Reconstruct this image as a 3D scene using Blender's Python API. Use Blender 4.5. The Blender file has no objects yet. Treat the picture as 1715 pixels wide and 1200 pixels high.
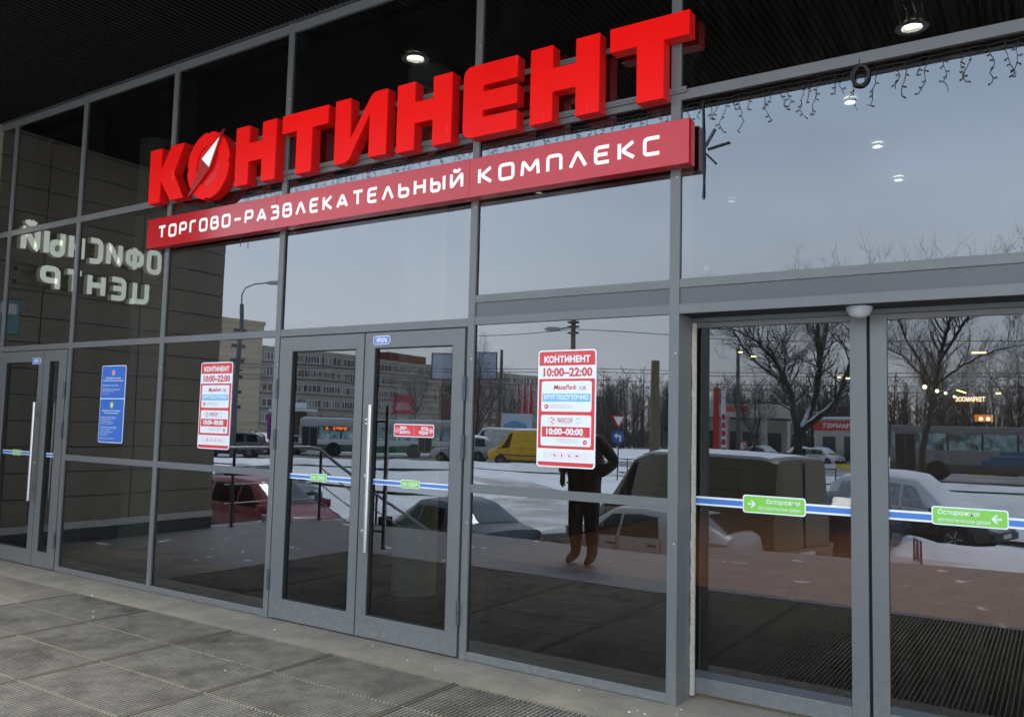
import bpy, bmesh, math, random
from mathutils import Vector, Matrix, noise as mnoise
PI = math.pi
S = bpy.context.scene
C = S.collection
random.seed(7)
# ------------------------------------------------------------------ camera, sky, sun, exposure
CAM_R = Vector((0.835805, 0.548507, 0.023870)); CAM_U = Vector((0.023096, -0.078566, 0.996641)); CAM_F = Vector((-0.548540, 0.832447, 0.078335))
cam = bpy.data.cameras.new('camera'); cam.sensor_width = 36; cam.lens = 36*1403.14/1715; cam.clip_start = 0.05; cam.clip_end = 2000
camo = bpy.data.objects.new('camera', cam); C.objects.link(camo); S.camera = camo
M = Matrix((CAM_R, CAM_U, -CAM_F)).transposed().to_4x4(); M.translation = Vector((0, -4.6, 1.5627)); camo.matrix_world = M
SUN_EL, SUN_AZ = math.radians(64), math.radians(190)      # azimuth clockwise from +y
w = bpy.data.worlds.new("World"); S.world = w; w.use_nodes = True
nt = w.node_tree; nt.nodes.clear()
o_ = nt.nodes.new('ShaderNodeOutputWorld'); bg = nt.nodes.new('ShaderNodeBackground'); sky = nt.nodes.new('ShaderNodeTexSky')
sky.sky_type = 'NISHITA'; sky.sun_disc = False; sky.sun_elevation = SUN_EL; sky.sun_rotation = SUN_AZ; sky.air_density = 1.0; sky.dust_density = 1.0; sky.ozone_density = 2.0
hs = nt.nodes.new('ShaderNodeHueSaturation'); hs.inputs['Saturation'].default_value = 0.36
tc = nt.nodes.new('ShaderNodeTexCoord'); mp = nt.nodes.new('ShaderNodeMapping'); mp.inputs['Scale'].default_value = (1, 1, 3.0)
nz = nt.nodes.new('ShaderNodeTexNoise'); nz.inputs['Scale'].default_value = 2.2; nz.inputs['Detail'].default_value = 5
mr = nt.nodes.new('ShaderNodeMapRange'); mr.inputs[1].default_value = 0.3; mr.inputs[2].default_value = 0.7; mr.inputs[3].default_value = 0.87; mr.inputs[4].default_value = 1.12
mx = nt.nodes.new('ShaderNodeMix'); mx.data_type = 'RGBA'; mx.blend_type = 'MULTIPLY'; mx.inputs[0].default_value = 1
L = nt.links.new
L(sky.outputs[0], hs.inputs['Color']); L(tc.outputs['Generated'], mp.inputs[0]); L(mp.outputs[0], nz.inputs['Vector']); L(nz.outputs['Fac'], mr.inputs[0])
# a thick even cloud layer over the clear sky: most of the light is the cloud's
cg = nt.nodes.new('ShaderNodeSeparateXYZ'); L(tc.outputs['Generated'], cg.inputs[0])
cr = nt.nodes.new('ShaderNodeMapRange'); cr.inputs[1].default_value = 0.0; cr.inputs[2].default_value = 0.42; L(cg.outputs['Z'], cr.inputs[0])
cc = nt.nodes.new('ShaderNodeMix'); cc.data_type = 'RGBA'; cc.inputs[6].default_value = (8.6, 9.0, 9.6, 1); cc.inputs[7].default_value = (6.1, 8.1, 10.8, 1); L(cr.outputs[0], cc.inputs[0])
cm = nt.nodes.new('ShaderNodeMix'); cm.data_type = 'RGBA'; cm.inputs[0].default_value = 0.92; L(hs.outputs[0], cm.inputs[6]); L(cc.outputs[2], cm.inputs[7])
L(cm.outputs[2], mx.inputs[6]); L(mr.outputs[0], mx.inputs[7]); L(mx.outputs[2], bg.inputs['Color']); bg.inputs['Strength'].default_value = 0.12; L(bg.outputs[0], o_.inputs[0])
sd = bpy.data.lights.new('sun', 'SUN'); sd.energy = 2.3; sd.angle = math.radians(25); sd.color = (1, 0.97, 0.93)
so = bpy.data.objects.new('sun', sd); C.objects.link(so)
sv = Vector((math.sin(SUN_AZ)*math.cos(SUN_EL), math.cos(SUN_AZ)*math.cos(SUN_EL), math.sin(SUN_EL)))
so.rotation_euler = sv.to_track_quat('Z', 'Y').to_euler(); so.location = sv*60
S.view_settings.view_transform = 'Standard'; S.view_settings.look = 'None'; S.view_settings.gamma = 1; S.view_settings.exposure = 1.47
S.cycles.max_bounces = 10; S.cycles.transparent_max_bounces = 24; S.cycles.glossy_bounces = 6; S.cycles.diffuse_bounces = 3
S.cycles.caustics_reflective = False; S.cycles.caustics_refractive = False; S.cycles.sample_clamp_indirect = 6
# ------------------------------------------------------------------ materials
MATS = {}
def mat(name, col, rough=.5, metal=0., noise=None, bump=None, emit=None, spec=.5, stain=None, snow=None, splash=None):
    """noise=(scale, amount, stretch xyz) varies the colour; bump=(scale, strength); stain=(scale, colour, lo, hi); snow=(lo, hi) white on faces that look up"""
    if name in MATS: return MATS[name]
    m = bpy.data.materials.new(name); m.use_nodes = True; t = m.node_tree; n = t.nodes; b = n['Principled BSDF']; l = t.links.new
    c = tuple(col)+(1,) if len(col) == 3 else col
    b.inputs['Base Color'].default_value = c; b.inputs['Roughness'].default_value = rough; b.inputs['Metallic'].default_value = metal; b.inputs['Specular IOR Level'].default_value = spec
    src = None
    if noise or bump or stain or snow or splash:
        g = n.new('ShaderNodeNewGeometry')
    if noise:
        mp = n.new('ShaderNodeMapping'); mp.inputs['Scale'].default_value = noise[2] if len(noise) > 2 else (1, 1, 1)
        z = n.new('ShaderNodeTexNoise'); z.inputs['Scale'].default_value = noise[0]; z.inputs['Detail'].default_value = 6; z.inputs['Roughness'].default_value = .65
        r = n.new('ShaderNodeMapRange'); r.inputs[1].default_value = .3; r.inputs[2].default_value = .7; r.inputs[3].default_value = 1-noise[1]; r.inputs[4].default_value = 1+noise[1]
        k = n.new('ShaderNodeMix'); k.data_type = 'RGBA'; k.blend_type = 'MULTIPLY'; k.inputs[0].default_value = 1; k.inputs[6].default_value = c
        l(g.outputs['Position'], mp.inputs[0]); l(mp.outputs[0], z.inputs['Vector']); l(z.outputs['Fac'], r.inputs[0]); l(r.outputs[0], k.inputs[7]); src = k.outputs[2]
    if stain:
        z = n.new('ShaderNodeTexNoise'); z.inputs['Scale'].default_value = stain[0]; z.inputs['Detail'].default_value = 8; z.inputs['Roughness'].default_value = .7
        sm_ = n.new('ShaderNodeMapping'); sm_.inputs['Scale'].default_value = stain[4] if len(stain) > 4 else (1, 1, 1); l(g.outputs['Position'], sm_.inputs[0])
        r = n.new('ShaderNodeMapRange'); r.inputs[1].default_value = stain[2]; r.inputs[2].default_value = stain[3]
        k = n.new('ShaderNodeMix'); k.data_type = 'RGBA'; k.inputs[6].default_value = c; k.inputs[7].default_value = tuple(stain[1])+(1,)
        if src: l(src, k.inputs[6])
        l(sm_.outputs[0], z.inputs['Vector']); l(z.outputs['Fac'], r.inputs[0]); l(r.outputs[0], k.inputs[0]); src = k.outputs[2]
    if splash:
        sx = n.new('ShaderNodeSeparateXYZ'); l(g.outputs['Position'], sx.inputs[0]); r1 = n.new('ShaderNodeMapRange'); r1.inputs[1].default_value = .0; r1.inputs[2].default_value = .42; r1.inputs[3].default_value = .42; r1.inputs[4].default_value = .0; l(sx.outputs['Z'], r1.inputs[0])
        z = n.new('ShaderNodeTexNoise'); z.inputs['Scale'].default_value = 28; z.inputs['Detail'].default_value = 7; l(g.outputs['Position'], z.inputs['Vector']); r2 = n.new('ShaderNodeMapRange'); r2.inputs[1].default_value = .42; r2.inputs[2].default_value = .72; l(z.outputs['Fac'], r2.inputs[0])
        mm = n.new('ShaderNodeMath'); mm.operation = 'MULTIPLY'; l(r1.outputs[0], mm.inputs[0]); l(r2.outputs[0], mm.inputs[1]); k = n.new('ShaderNodeMix'); k.data_type = 'RGBA'; k.inputs[6].default_value = c; k.inputs[7].default_value = tuple(splash)+(1,)
        if src: l(src, k.inputs[6])
        l(mm.outputs[0], k.inputs[0]); src = k.outputs[2]
    if snow:
        sx = n.new('ShaderNodeSeparateXYZ'); l(g.outputs['Normal'], sx.inputs[0])
        z = n.new('ShaderNodeTexNoise'); z.inputs['Scale'].default_value = 3; l(g.outputs['Position'], z.inputs['Vector'])
        ad = n.new('ShaderNodeMath'); ad.operation = 'MULTIPLY_ADD'; ad.inputs[1].default_value = .5; l(z.outputs['Fac'], ad.inputs[0]); l(sx.outputs['Z'], ad.inputs[2])
        r = n.new('ShaderNodeMapRange'); r.inputs[1].default_value = snow[0]+.25; r.inputs[2].default_value = snow[1]+.25
        l(ad.outputs[0], r.inputs[0]); k = n.new('ShaderNodeMix'); k.data_type = 'RGBA'; k.inputs[6].default_value = c; k.inputs[7].default_value = (.8, .82, .85, 1)
        if src: l(src, k.inputs[6])
        l(r.outputs[0], k.inputs[0]); src = k.outputs[2]
    if src: l(src, b.inputs['Base Color'])
    if bump:
        z = n.new('ShaderNodeTexNoise'); z.inputs['Scale'].default_value = bump[0]; z.inputs['Detail'].default_value = 5
        u = n.new('ShaderNodeBump'); u.inputs['Strength'].default_value = bump[1]; u.inputs['Distance'].default_value = .02
        l(g.outputs['Position'], z.inputs['Vector']); l(z.outputs['Fac'], u.inputs['Height']); l(u.outputs[0], b.inputs['Normal'])
    if emit:
        b.inputs['Emission Color'].default_value = tuple(emit[:3])+(1,); b.inputs['Emission Strength'].default_value = emit[3]
    MATS[name] = m; return m
def glass_mat(name, tint, ior, wave=0.0, wscale=.8, bright_veil=0.):
    """coated architectural glass: a mirror share rising to grazing, the rest passes tinted"""
    m = bpy.data.materials.new(name); m.use_nodes = True; t = m.node_tree; n = t.nodes; n.clear(); l = t.links.new
    o = n.new('ShaderNodeOutputMaterial'); mi = n.new('ShaderNodeMixShader'); tr = n.new('ShaderNodeBsdfTransparent'); gl = n.new('ShaderNodeBsdfGlossy')
    gl.inputs['Roughness'].default_value = 0.0; gl.inputs['Color'].default_value = (.97, .985, 1, 1); tr.inputs['Color'].default_value = tuple(tint)+(1,)
    fr = n.new('ShaderNodeFresnel'); fr.inputs['IOR'].default_value = ior; g = n.new('ShaderNodeNewGeometry')
    iv = n.new('ShaderNodeMath'); iv.operation = 'SUBTRACT'; iv.inputs[0].default_value = 1; l(g.outputs['Backfacing'], iv.inputs[1])
    mu = n.new('ShaderNodeMath'); mu.operation = 'MULTIPLY'; l(fr.outputs[0], mu.inputs[0]); l(iv.outputs[0], mu.inputs[1]); l(mu.outputs[0], mi.inputs[0])
    if wave:
        z = n.new('ShaderNodeTexNoise'); z.inputs['Scale'].default_value = wscale; z.inputs['Detail'].default_value = 1.0
        v1 = n.new('ShaderNodeVectorMath'); v1.operation = 'SUBTRACT'; v1.inputs[1].default_value = (.5, .5, .5)
        v2 = n.new('ShaderNodeVectorMath'); v2.operation = 'SCALE'; v2.inputs['Scale'].default_value = wave
        v3 = n.new('ShaderNodeVectorMath'); v3.operation = 'ADD'; v4 = n.new('ShaderNodeVectorMath'); v4.operation = 'NORMALIZE'
        l(g.outputs['Position'], z.inputs['Vector']); l(z.outputs['Color'], v1.inputs[0]); l(v1.outputs[0], v2.inputs[0]); 
        oi = n.new('ShaderNodeObjectInfo'); w1 = n.new('ShaderNodeTexWhiteNoise'); w1.noise_dimensions = '1D'; l(oi.outputs['Random'], w1.inputs['W'])
        v5 = n.new('ShaderNodeVectorMath'); v5.operation = 'SUBTRACT'; v5.inputs[1].default_value = (.5, .5, .5); v6 = n.new('ShaderNodeVectorMath'); v6.operation = 'MULTIPLY_ADD'; v6.inputs[1].default_value = (.0030, .0, .0022)
        l(w1.outputs['Color'], v5.inputs[0]); l(v5.outputs[0], v6.inputs[0]); l(v2.outputs[0], v6.inputs[2]); l(v6.outputs[0], v3.inputs[0]); l(g.outputs['Normal'], v3.inputs[1]); l(v3.outputs[0], v4.inputs[0]); l(v4.outputs[0], gl.inputs['Normal'])
    l(tr.outputs[0], mi.inputs[1]); l(gl.outputs[0], mi.inputs[2])
    if wave:      # dust and dried drips
        df = n.new('ShaderNodeBsdfDiffuse'); df.inputs['Color'].default_value = (.5, .48, .44, 1); m2 = n.new('ShaderNodeMixShader')
        mp = n.new('ShaderNodeMapping'); mp.inputs['Scale'].default_value = (9, 1, 1.1); zn = n.new('ShaderNodeTexNoise'); zn.inputs['Scale'].default_value = 2.2; zn.inputs['Detail'].default_value = 7; zn.inputs['Roughness'].default_value = .7
        rg = n.new('ShaderNodeMapRange'); rg.inputs[1].default_value = .45; rg.inputs[2].default_value = .85; rg.inputs[3].default_value = .001; rg.inputs[4].default_value = .022
        l(g.outputs['Position'], mp.inputs[0]); l(mp.outputs[0], zn.inputs['Vector']); l(zn.outputs['Fac'], rg.inputs[0]); ml = n.new('ShaderNodeMath'); ml.operation = 'MULTIPLY'; l(rg.outputs[0], ml.inputs[0]); l(iv.outputs[0], ml.inputs[1])
        l(ml.outputs[0], m2.inputs[0]); l(mi.outputs[0], m2.inputs[1]); l(df.outputs[0], m2.inputs[2]); l(m2.outputs[0], o.inputs[0])
    elif bright_veil:   # pale teal mixed in, standing for the bright view through bus windows
        df = n.new('ShaderNodeBsdfDiffuse'); df.inputs['Color'].default_value = (.50, .66, .66, 1); m2 = n.new('ShaderNodeMixShader'); zn = n.new('ShaderNodeTexNoise'); zn.inputs['Scale'].default_value = 1.6
        rg = n.new('ShaderNodeMapRange'); rg.inputs[1].default_value = .35; rg.inputs[2].default_value = .65; rg.inputs[3].default_value = .05; rg.inputs[4].default_value = bright_veil*2
        l(g.outputs['Position'], zn.inputs['Vector']); l(zn.outputs['Fac'], rg.inputs[0]); l(rg.outputs[0], m2.inputs[0]); l(mi.outputs[0], m2.inputs[1]); l(df.outputs[0], m2.inputs[2]); l(m2.outputs[0], o.inputs[0])
    else: l(mi.outputs[0], o.inputs[0])
    MATS[name] = m; return m
ALU = mat('grey_powder_coat', (.130, .128, .119), .42, noise=(3, .06, (1, 1, .3)), stain=(9, (.095, .09, .08), .62, .8), splash=(.24, .215, .175))
ALUD = mat('dark_aluminium', (.05, .055, .06), .5)
SPAN = mat('spandrel_panel', (.078, .074, .070), .35, noise=(2, .05))
GLASS = glass_mat('coated_glass', (.45, .48, .455), 2.13, .006, .9)
GLASSD = glass_mat('door_glass', (.50, .52, .50), 1.92, .005, 1.0)
GLASSC = glass_mat('car_glass', (.35, .38, .38), 1.9)
GLASSB = glass_mat('bus_glass', (.9, .97, .96), 1.6, bright_veil=.30)  # last value: pale veil painted in to brighten the dark window row
STEEL = mat('brushed_steel', (.50, .48, .44), .34, 1.)
RUB = mat('black_rubber', (.012, .012, .012), .7)
BRUSH = mat('beige_brush', (.5, .45, .36), .9, noise=(60, .2))
RED = mat('red_letter_acrylic', (.80, .006, .004), .34, noise=(1.5, .07), emit=(1, .004, .002, .05), spec=.14, stain=(1.0, (.88, .42, .36), .655, .70, (55, 55, 2.2)))  # slight glow added to brighten the red; the letters are unlit
REDS = mat('red_letter_return', (.52, .005, .004), .4, emit=(1, .002, .001, .015))  # returns carry a fainter added glow
REDN = mat('dark_red_needle', (.42, .006, .006), .3)
BOARD = mat('red_board_panel', (.50, .008, .011), .14, noise=(.8, .08), spec=.40, stain=(3.5, (.42, .01, .012), .55, .72))
WHT = mat('white_letter', (.86, .85, .78), .4, emit=(1, .98, .88, .10))  # small glow mixed into the white, though the lettering is no lamp
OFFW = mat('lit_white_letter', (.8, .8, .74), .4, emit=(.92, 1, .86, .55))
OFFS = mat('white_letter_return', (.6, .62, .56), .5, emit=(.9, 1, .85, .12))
PWHT = mat('print_white', (.82, .81, .8), .35)
PRED = mat('print_red', (.68, .035, .03), .35)
PBLU = mat('print_blue', (.045, .15, .5), .3)
PLBL = mat('print_light_blue', (.16, .5, .72), .35)
PGRN = mat('print_green', (.24, .58, .07), .3)
PGRY = mat('print_grey', (.5, .42, .42), .4)
PPNK = mat('print_pale_red', (.75, .42, .40), .4)
SBLU = mat('strip_blue', (.065, .19, .50), .3)
LAMP = mat('lit_lamp', (1, 1, 1), .5, emit=(1, .95, .80, 22))
LAMPW = mat('lit_lamp_warm', (1, .9, .5), .5, emit=(1, .75, .22, 5))
DARK = mat('near_black', (.01, .01, .01), .6)
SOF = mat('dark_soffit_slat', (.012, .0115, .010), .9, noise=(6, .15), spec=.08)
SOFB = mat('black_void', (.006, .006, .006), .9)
# ------------------------------------------------------------------ mesh helpers
class MB:
    def __init__(s): s.v = []; s.f = []; s.m = []; s.mats = []
    def mi(s, m):
        if m not in s.mats: s.mats.append(m)
        return s.mats.index(m)
    def add(s, vs, fs, m):
        b = len(s.v); s.v += [tuple(v) for v in vs]; k = s.mi(m)
        for f in fs: s.f.append([b+i for i in f]); s.m.append(k)
        return s
    def box(s, x0, x1, y0, y1, z0, z1, m, bev=0.0):
        if bev:
            bm = bmesh.new(); bmesh.ops.create_cube(bm, size=1)
            for v in bm.verts: v.co = Vector(((x0+x1)/2+v.co.x*(x1-x0), (y0+y1)/2+v.co.y*(y1-y0), (z0+z1)/2+v.co.z*(z1-z0)))
            bmesh.ops.bevel(bm, geom=bm.edges[:], offset=bev, segments=2, affect='EDGES', profile=.6); return s.bm(bm, m)
        return s.add([(x0,y0,z0),(x1,y0,z0),(x1,y1,z0),(x0,y1,z0),(x0,y0,z1),(x1,y0,z1),(x1,y1,z1),(x0,y1,z1)], [(0,3,2,1),(4,5,6,7),(0,1,5,4),(1,2,6,5),(2,3,7,6),(3,0,4,7)], m)
    def bm(s, bm, m):
        bm.verts.index_update(); vs = [v.co.copy() for v in bm.verts]; fs = [[v.index for v in f.verts] for f in bm.faces]; bm.free(); return s.add(vs, fs, m)
    def prism(s, pts, fr, d0, d1, m, ms=None):
        """polygon (u,v) in frame fr=(O,U,V,N), front at depth d1 along N, back at d0; ms = side material"""
        O, U, V, N = fr; n = len(pts); vs = [O+U*u+V*v+N*d1 for u, v in pts]+[O+U*u+V*v+N*d0 for u, v in pts]
        ar = sum(pts[i][0]*pts[(i+1) % n][1]-pts[(i+1) % n][0]*pts[i][1] for i in range(n))
        fl = ar*(U.cross(V).dot(N)) > 0
        F = list(range(n)); B = list(range(n, 2*n))
        s.add(vs, [F if fl else F[::-1], B[::-1] if fl else B], m)
        s.add(vs, [((i, n+i, n+(i+1) % n, (i+1) % n) if fl else (i, (i+1) % n, n+(i+1) % n, n+i)) for i in range(n)], ms or m); return s
    def tube(s, pts, rad, m, n=6, cap=True):
        pts = [Vector(p) for p in pts]; k = len(pts); rr = rad if isinstance(rad, (list, tuple)) else [rad]*k
        vs = []; up = None
        for i, p in enumerate(pts):
            d = (pts[min(i+1, k-1)]-pts[max(i-1, 0)])
            if d.length < 1e-9: d = Vector((0, 0, 1))
            d.normalize()
            if up is None: up = Vector((0, 0, 1)) if abs(d.z) < .9 else Vector((1, 0, 0))
            a = d.cross(up); a.normalize(); up = a.cross(d); bb = up
            for j in range(n): t = 2*PI*j/n; vs.append(p+a*(math.cos(t)*rr[i])+bb*(math.sin(t)*rr[i]))
        fs = [(i*n+j, i*n+(j+1) % n, (i+1)*n+(j+1) % n, (i+1)*n+j) for i in range(k-1) for j in range(n)]
        if cap: fs += [tuple(range(n))[::-1], tuple(range((k-1)*n, k*n))]
        return s.add(vs, fs, m)
    def lathe(s, prof, O, A, m, n=20):
        """prof (r, h) along axis A from O"""
        O = Vector(O); A = Vector(A).normalized(); X = A.orthogonal().normalized(); Y = A.cross(X); k = len(prof)
        vs = [O+A*h+(X*math.cos(2*PI*j/n)+Y*math.sin(2*PI*j/n))*r for r, h in prof for j in range(n)]
        fs = [(i*n+j, i*n+(j+1) % n, (i+1)*n+(j+1) % n, (i+1)*n+j) for i in range(k-1) for j in range(n)]
        return s.add(vs, fs, m)
    def build(s, name, parent=None, smooth=None):
        me = bpy.data.meshes.new(name); me.from_pydata([tuple(v) for v in s.v], [], s.f)
        for m in s.mats: me.materials.append(m)
        me.polygons.foreach_set('material_index', s.m)
        if smooth is not None:
            bm = bmesh.new(); bm.from_mesh(me); bmesh.ops.remove_doubles(bm, verts=bm.verts, dist=1e-5); bmesh.ops.recalc_face_normals(bm, faces=bm.faces); bm.to_mesh(me); bm.free()
            me.polygons.foreach_set('use_smooth', [True]*len(me.polygons)); me.set_sharp_from_angle(angle=math.radians(smooth))
        me.update()
        o = bpy.data.objects.new(name, me); C.objects.link(o)
        if parent is not None: o.parent = parent
        return o
def V3(*a): return Vector(a)
def tag(o, label=None, cat=None, group=None, kind=None):
    if label: o['label'] = label
    if cat: o['category'] = cat
    if group: o['group'] = group
    if kind: o['kind'] = kind
    return o
def thing(name, label, cat, loc=(0, 0, 0), rz=0., group=None):
    o = bpy.data.objects.new(name, None); C.objects.link(o); o.empty_display_size = .2; o.location = loc; o.rotation_euler = (0, 0, rz); return tag(o, label, cat, group)
def struct(mb, name, smooth=None): return tag(mb.build(name, None, smooth), kind='structure')
def copy_thing(r, loc, rz=None, label=None, scale=None):
    c = r.copy(); C.objects.link(c); c.location = loc
    if rz is not None: c.rotation_euler = (0, 0, rz)
    if label: c['label'] = label
    if scale: c.scale = scale
    for ch in r.children:
        d = ch.copy(); C.objects.link(d); d.parent = c
        for g in ch.children: e = g.copy(); C.objects.link(e); e.parent = d
    return c
FR = (V3(0, 0, 0), V3(1, 0, 0), V3(0, 0, 1), V3(0, -1, 0))          # facade plane: u = x, v = z, depth towards the street
def frame(O, U, V, N): return (Vector(O), Vector(U), Vector(V), Vector(N))
# ---- stroke lettering
def rr(w, h, x=0, y=0): return [(x, y), (x, y+h), (x+w, y+h), (x+w, y)]
GLY = {'Т': (.78, [([(0,1),(.78,1)],0),([(.39,1),(.39,0)],0)]), 'О': (.78, [(rr(.78,1),1)]), 'Р': (.72, [([(0,0),(0,1),(.72,1),(.72,.4),(0,.4)],0)]), 'Г': (.6, [([(0,0),(0,1),(.6,1)],0)]),
 'В': (.74, [([(.2,.53),(.68,.53),(.68,1),(0,1),(0,0),(.74,0),(.74,.53),(.6,.53)],0)]), 'А': (.86, [([(0,0),(.43,1),(.86,0)],0),([(.15,.27),(.71,.27)],0)]),
 'З': (.72, [([(0,1),(.68,1),(.68,.53),(.18,.53)],0),([(.6,.53),(.72,.53),(.72,0),(0,0)],0)]), 'Л': (.8, [([(0,0),(.38,1),(.80,0)],0)]), 'Е': (.68, [([(.68,1),(0,1),(0,0),(.68,0)],0),([(0,.52),(.6,.52)],0)]),
 'К': (.72, [([(0,0),(0,1)],0),([(.68,1),(.12,.52),(.72,0)],0)]), 'Ь': (.7, [([(0,1),(0,0),(.7,0),(.7,.56),(0,.56)],0)]), 'Н': (.74, [([(0,0),(0,1)],0),([(.74,0),(.74,1)],0),([(0,.52),(.74,.52)],0)]),
 'Ы': (.95, [([(0,1),(0,0),(.6,0),(.6,.56),(0,.56)],0),([(.95,0),(.95,1)],0)]), 'И': (.78, [([(0,1),(0,0),(.78,1),(.78,0)],0)]), 'Й': (.78, [([(0,1),(0,0),(.78,1),(.78,0)],0),([(.16,1.32),(.26,1.18),(.52,1.18),(.62,1.32)],0)]),
 'М': (.94, [([(0,0),(.06,1),(.47,.25),(.88,1),(.94,0)],0)]), 'П': (.72, [([(0,0),(0,1),(.72,1),(.72,0)],0)]), 'С': (.7, [([(.7,1),(0,1),(0,0),(.7,0)],0)]), '-': (.66, [([(0,.46),(.66,.46)],0)]),
 'Ф': (.98, [(rr(.98,.62,0,.2),1),([(.49,-.04),(.49,1.04)],0)]), 'Ц': (.86, [([(0,1),(0,0),(.86,0),(.86,-.2)],0),([(.7,1),(.7,0)],0)]), '0': (.62, [(rr(.62,1),1)]), '1': (.08, [([(.04,0),(.04,1)],0)]), '2': (.62, [([(0,1),(.62,1),(.62,.5),(0,.5),(0,0),(.62,0)],0)]),
 ':': (.06, [([(.03,.18),(.03,.3)],0),([(.03,.62),(.03,.74)],0)]), 'У': (.7, [([(0,1),(0,.46),(.7,.46)],0),([(.7,1),(.7,0),(.08,0)],0)]), 'Ч': (.7, [([(0,1),(0,.44),(.7,.44)],0),([(.7,1),(.7,0)],0)]), ' ': (.45, [])}
def fillet(pts, r, closed):
    n = len(pts); out = []
    for i, p in enumerate(pts):
        if not closed and i in (0, n-1): out.append(p); continue
        a = pts[i-1]; b = pts[(i+1) % n]; P = Vector(p); A = Vector(a)-P; B = Vector(b)-P
        q = min(r, A.length*.48, B.length*.48); a_, b_ = P+A.normalized()*q, P+B.normalized()*q
        for k in range(5): t = k/4; out.append(tuple(a_*(1-t)**2+P*(2*t*(1-t))+b_*t*t))
    return out
def ribbon(mb, pts, t, closed, fr, d0, d1, m, ms=None):
    O, U, V, N = fr; n = len(pts); Lf = []; Rt = []
    for i in range(n):
        p = Vector(pts[i]); a = Vector(pts[i-1]) if (closed or i > 0) else None; b = Vector(pts[(i+1) % n]) if (closed or i < n-1) else None
        d1_ = (p-a).normalized() if a is not None else None; d2_ = (b-p).normalized() if b is not None else None
        if d1_ is None: d1_ = d2_
        if d2_ is None: d2_ = d1_
        nn = Vector((-(d1_.y+d2_.y), d1_.x+d2_.x))
        if nn.length < 1e-6: nn = Vector((-d1_.y, d1_.x))
        nn.normalize(); c = max(.5, nn.dot(Vector((-d1_.y, d1_.x)))); h = nn*(t/2/c)
        Lf.append(p+h); Rt.append(p-h)
    q = lambda P, d: O+U*P.x+V*P.y+N*d
    vs = [q(P, d1) for P in Lf]+[q(P, d1) for P in Rt]+[q(P, d0) for P in Lf]+[q(P, d0) for P in Rt]
    e = n if closed else n-1; ff = []; fs = []
    flip = U.cross(V).dot(N) < 0
    for i in range(e):
        j = (i+1) % n; ff.append((n+i, n+j, j, i)); fs += [(i, j, 2*n+j, 2*n+i), (n+j, n+i, 3*n+i, 3*n+j)]
    if not closed: fs += [(n, 0, 2*n, 3*n), (n-1, 2*n-1, 4*n-1, 3*n-1)]
    if flip: ff = [f[::-1] for f in ff]; fs = [f[::-1] for f in fs]
    mb.add(vs, ff, m); mb.add(vs, fs, ms or m)
def glyph(mb, ch, x, y, sx, sy, t, fr, d0, d1, m, ms=None, r=.2):
    wd, pl = GLY[ch]
    for k, (pts, cl) in enumerate(pl):
        P = [(x+t/2+px*(sx-0), y+t/2+py*(sy-t)) for px, py in pts]
        ribbon(mb, fillet(P, r*sy, cl), t, cl, fr, d0, d1-.0005*k*(1 if d1 > d0 else -1), m, ms)
def stroke_text(mb, s, x0, x1, y0, h, t, fr, d0, d1, m, ms=None, gap=.34, r=.2):
    """lay s between x0 and x1 with cap height h"""
    tot = sum(GLY[c][0] for c in s); k = len(s); sx = (x1-x0-k*t)/(tot+gap*(k-1)); x = x0
    for c in s:
        glyph(mb, c, x, y0, sx, h, t, fr, d0, d1, m, ms, r); x += GLY[c][0]*sx+t+gap*sx
def txt(mb, s, u, v, h, fr, d, m, align='CENTER', wmax=None, bold=0.0, shear=0.0):
    """a line of lettering from Blender's own face, cap height about h, baseline at v"""
    c = bpy.data.curves.new('lettering', 'FONT'); c.body = s; c.size = 1; c.align_x = align; c.offset = bold; c.shear = shear; c.resolution_u = 2
    o = bpy.data.objects.new('lettering', c); me = bpy.data.meshes.new_from_object(o)
    if len(me.vertices):
        xs = [q.co.x for q in me.vertices]; k = h/.70; ku = k
        if wmax and (max(xs)-min(xs))*k > wmax: ku = wmax/(max(xs)-min(xs))
        O, U, V, N = fr; fl = U.cross(V).dot(N) < 0
        mb.add([O+U*(u+q.co.x*ku)+V*(v+q.co.y*k)+N*d for q in me.vertices], [list(p.vertices) for p in me.polygons], m)
        for i in range(len(me.polygons)):
            f = mb.f[-1-i]; a, b, e = (Vector(mb.v[f[0]]), Vector(mb.v[f[1]]), Vector(mb.v[f[2]]))
            if (b-a).cross(e-a).dot(N) < 0: mb.f[-1-i] = f[::-1]
    bpy.data.objects.remove(o); bpy.data.curves.remove(c); bpy.data.meshes.remove(me)
def rrect(x0, x1, y0, y1, r, n=4):
    P = []
    for cx, cy, a in ((x1-r, y1-r, 0), (x0+r, y1-r, 90), (x0+r, y0+r, 180), (x1-r, y0+r, 270)):
        for k in range(n+1): t = math.radians(a+90*k/n); P.append((cx+r*math.cos(t), cy+r*math.sin(t)))
    return P
def circ(cx, cy, r, n=16, ry=None): return [(cx+r*math.cos(2*PI*k/n), cy+(ry or r)*math.sin(2*PI*k/n)) for k in range(n)]
def ring(mb, cx, cy, r, t, fr, d, m, n=20):
    ribbon(mb, circ(cx, cy, r, n), t, True, fr, d-.0015, d, m)
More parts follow.
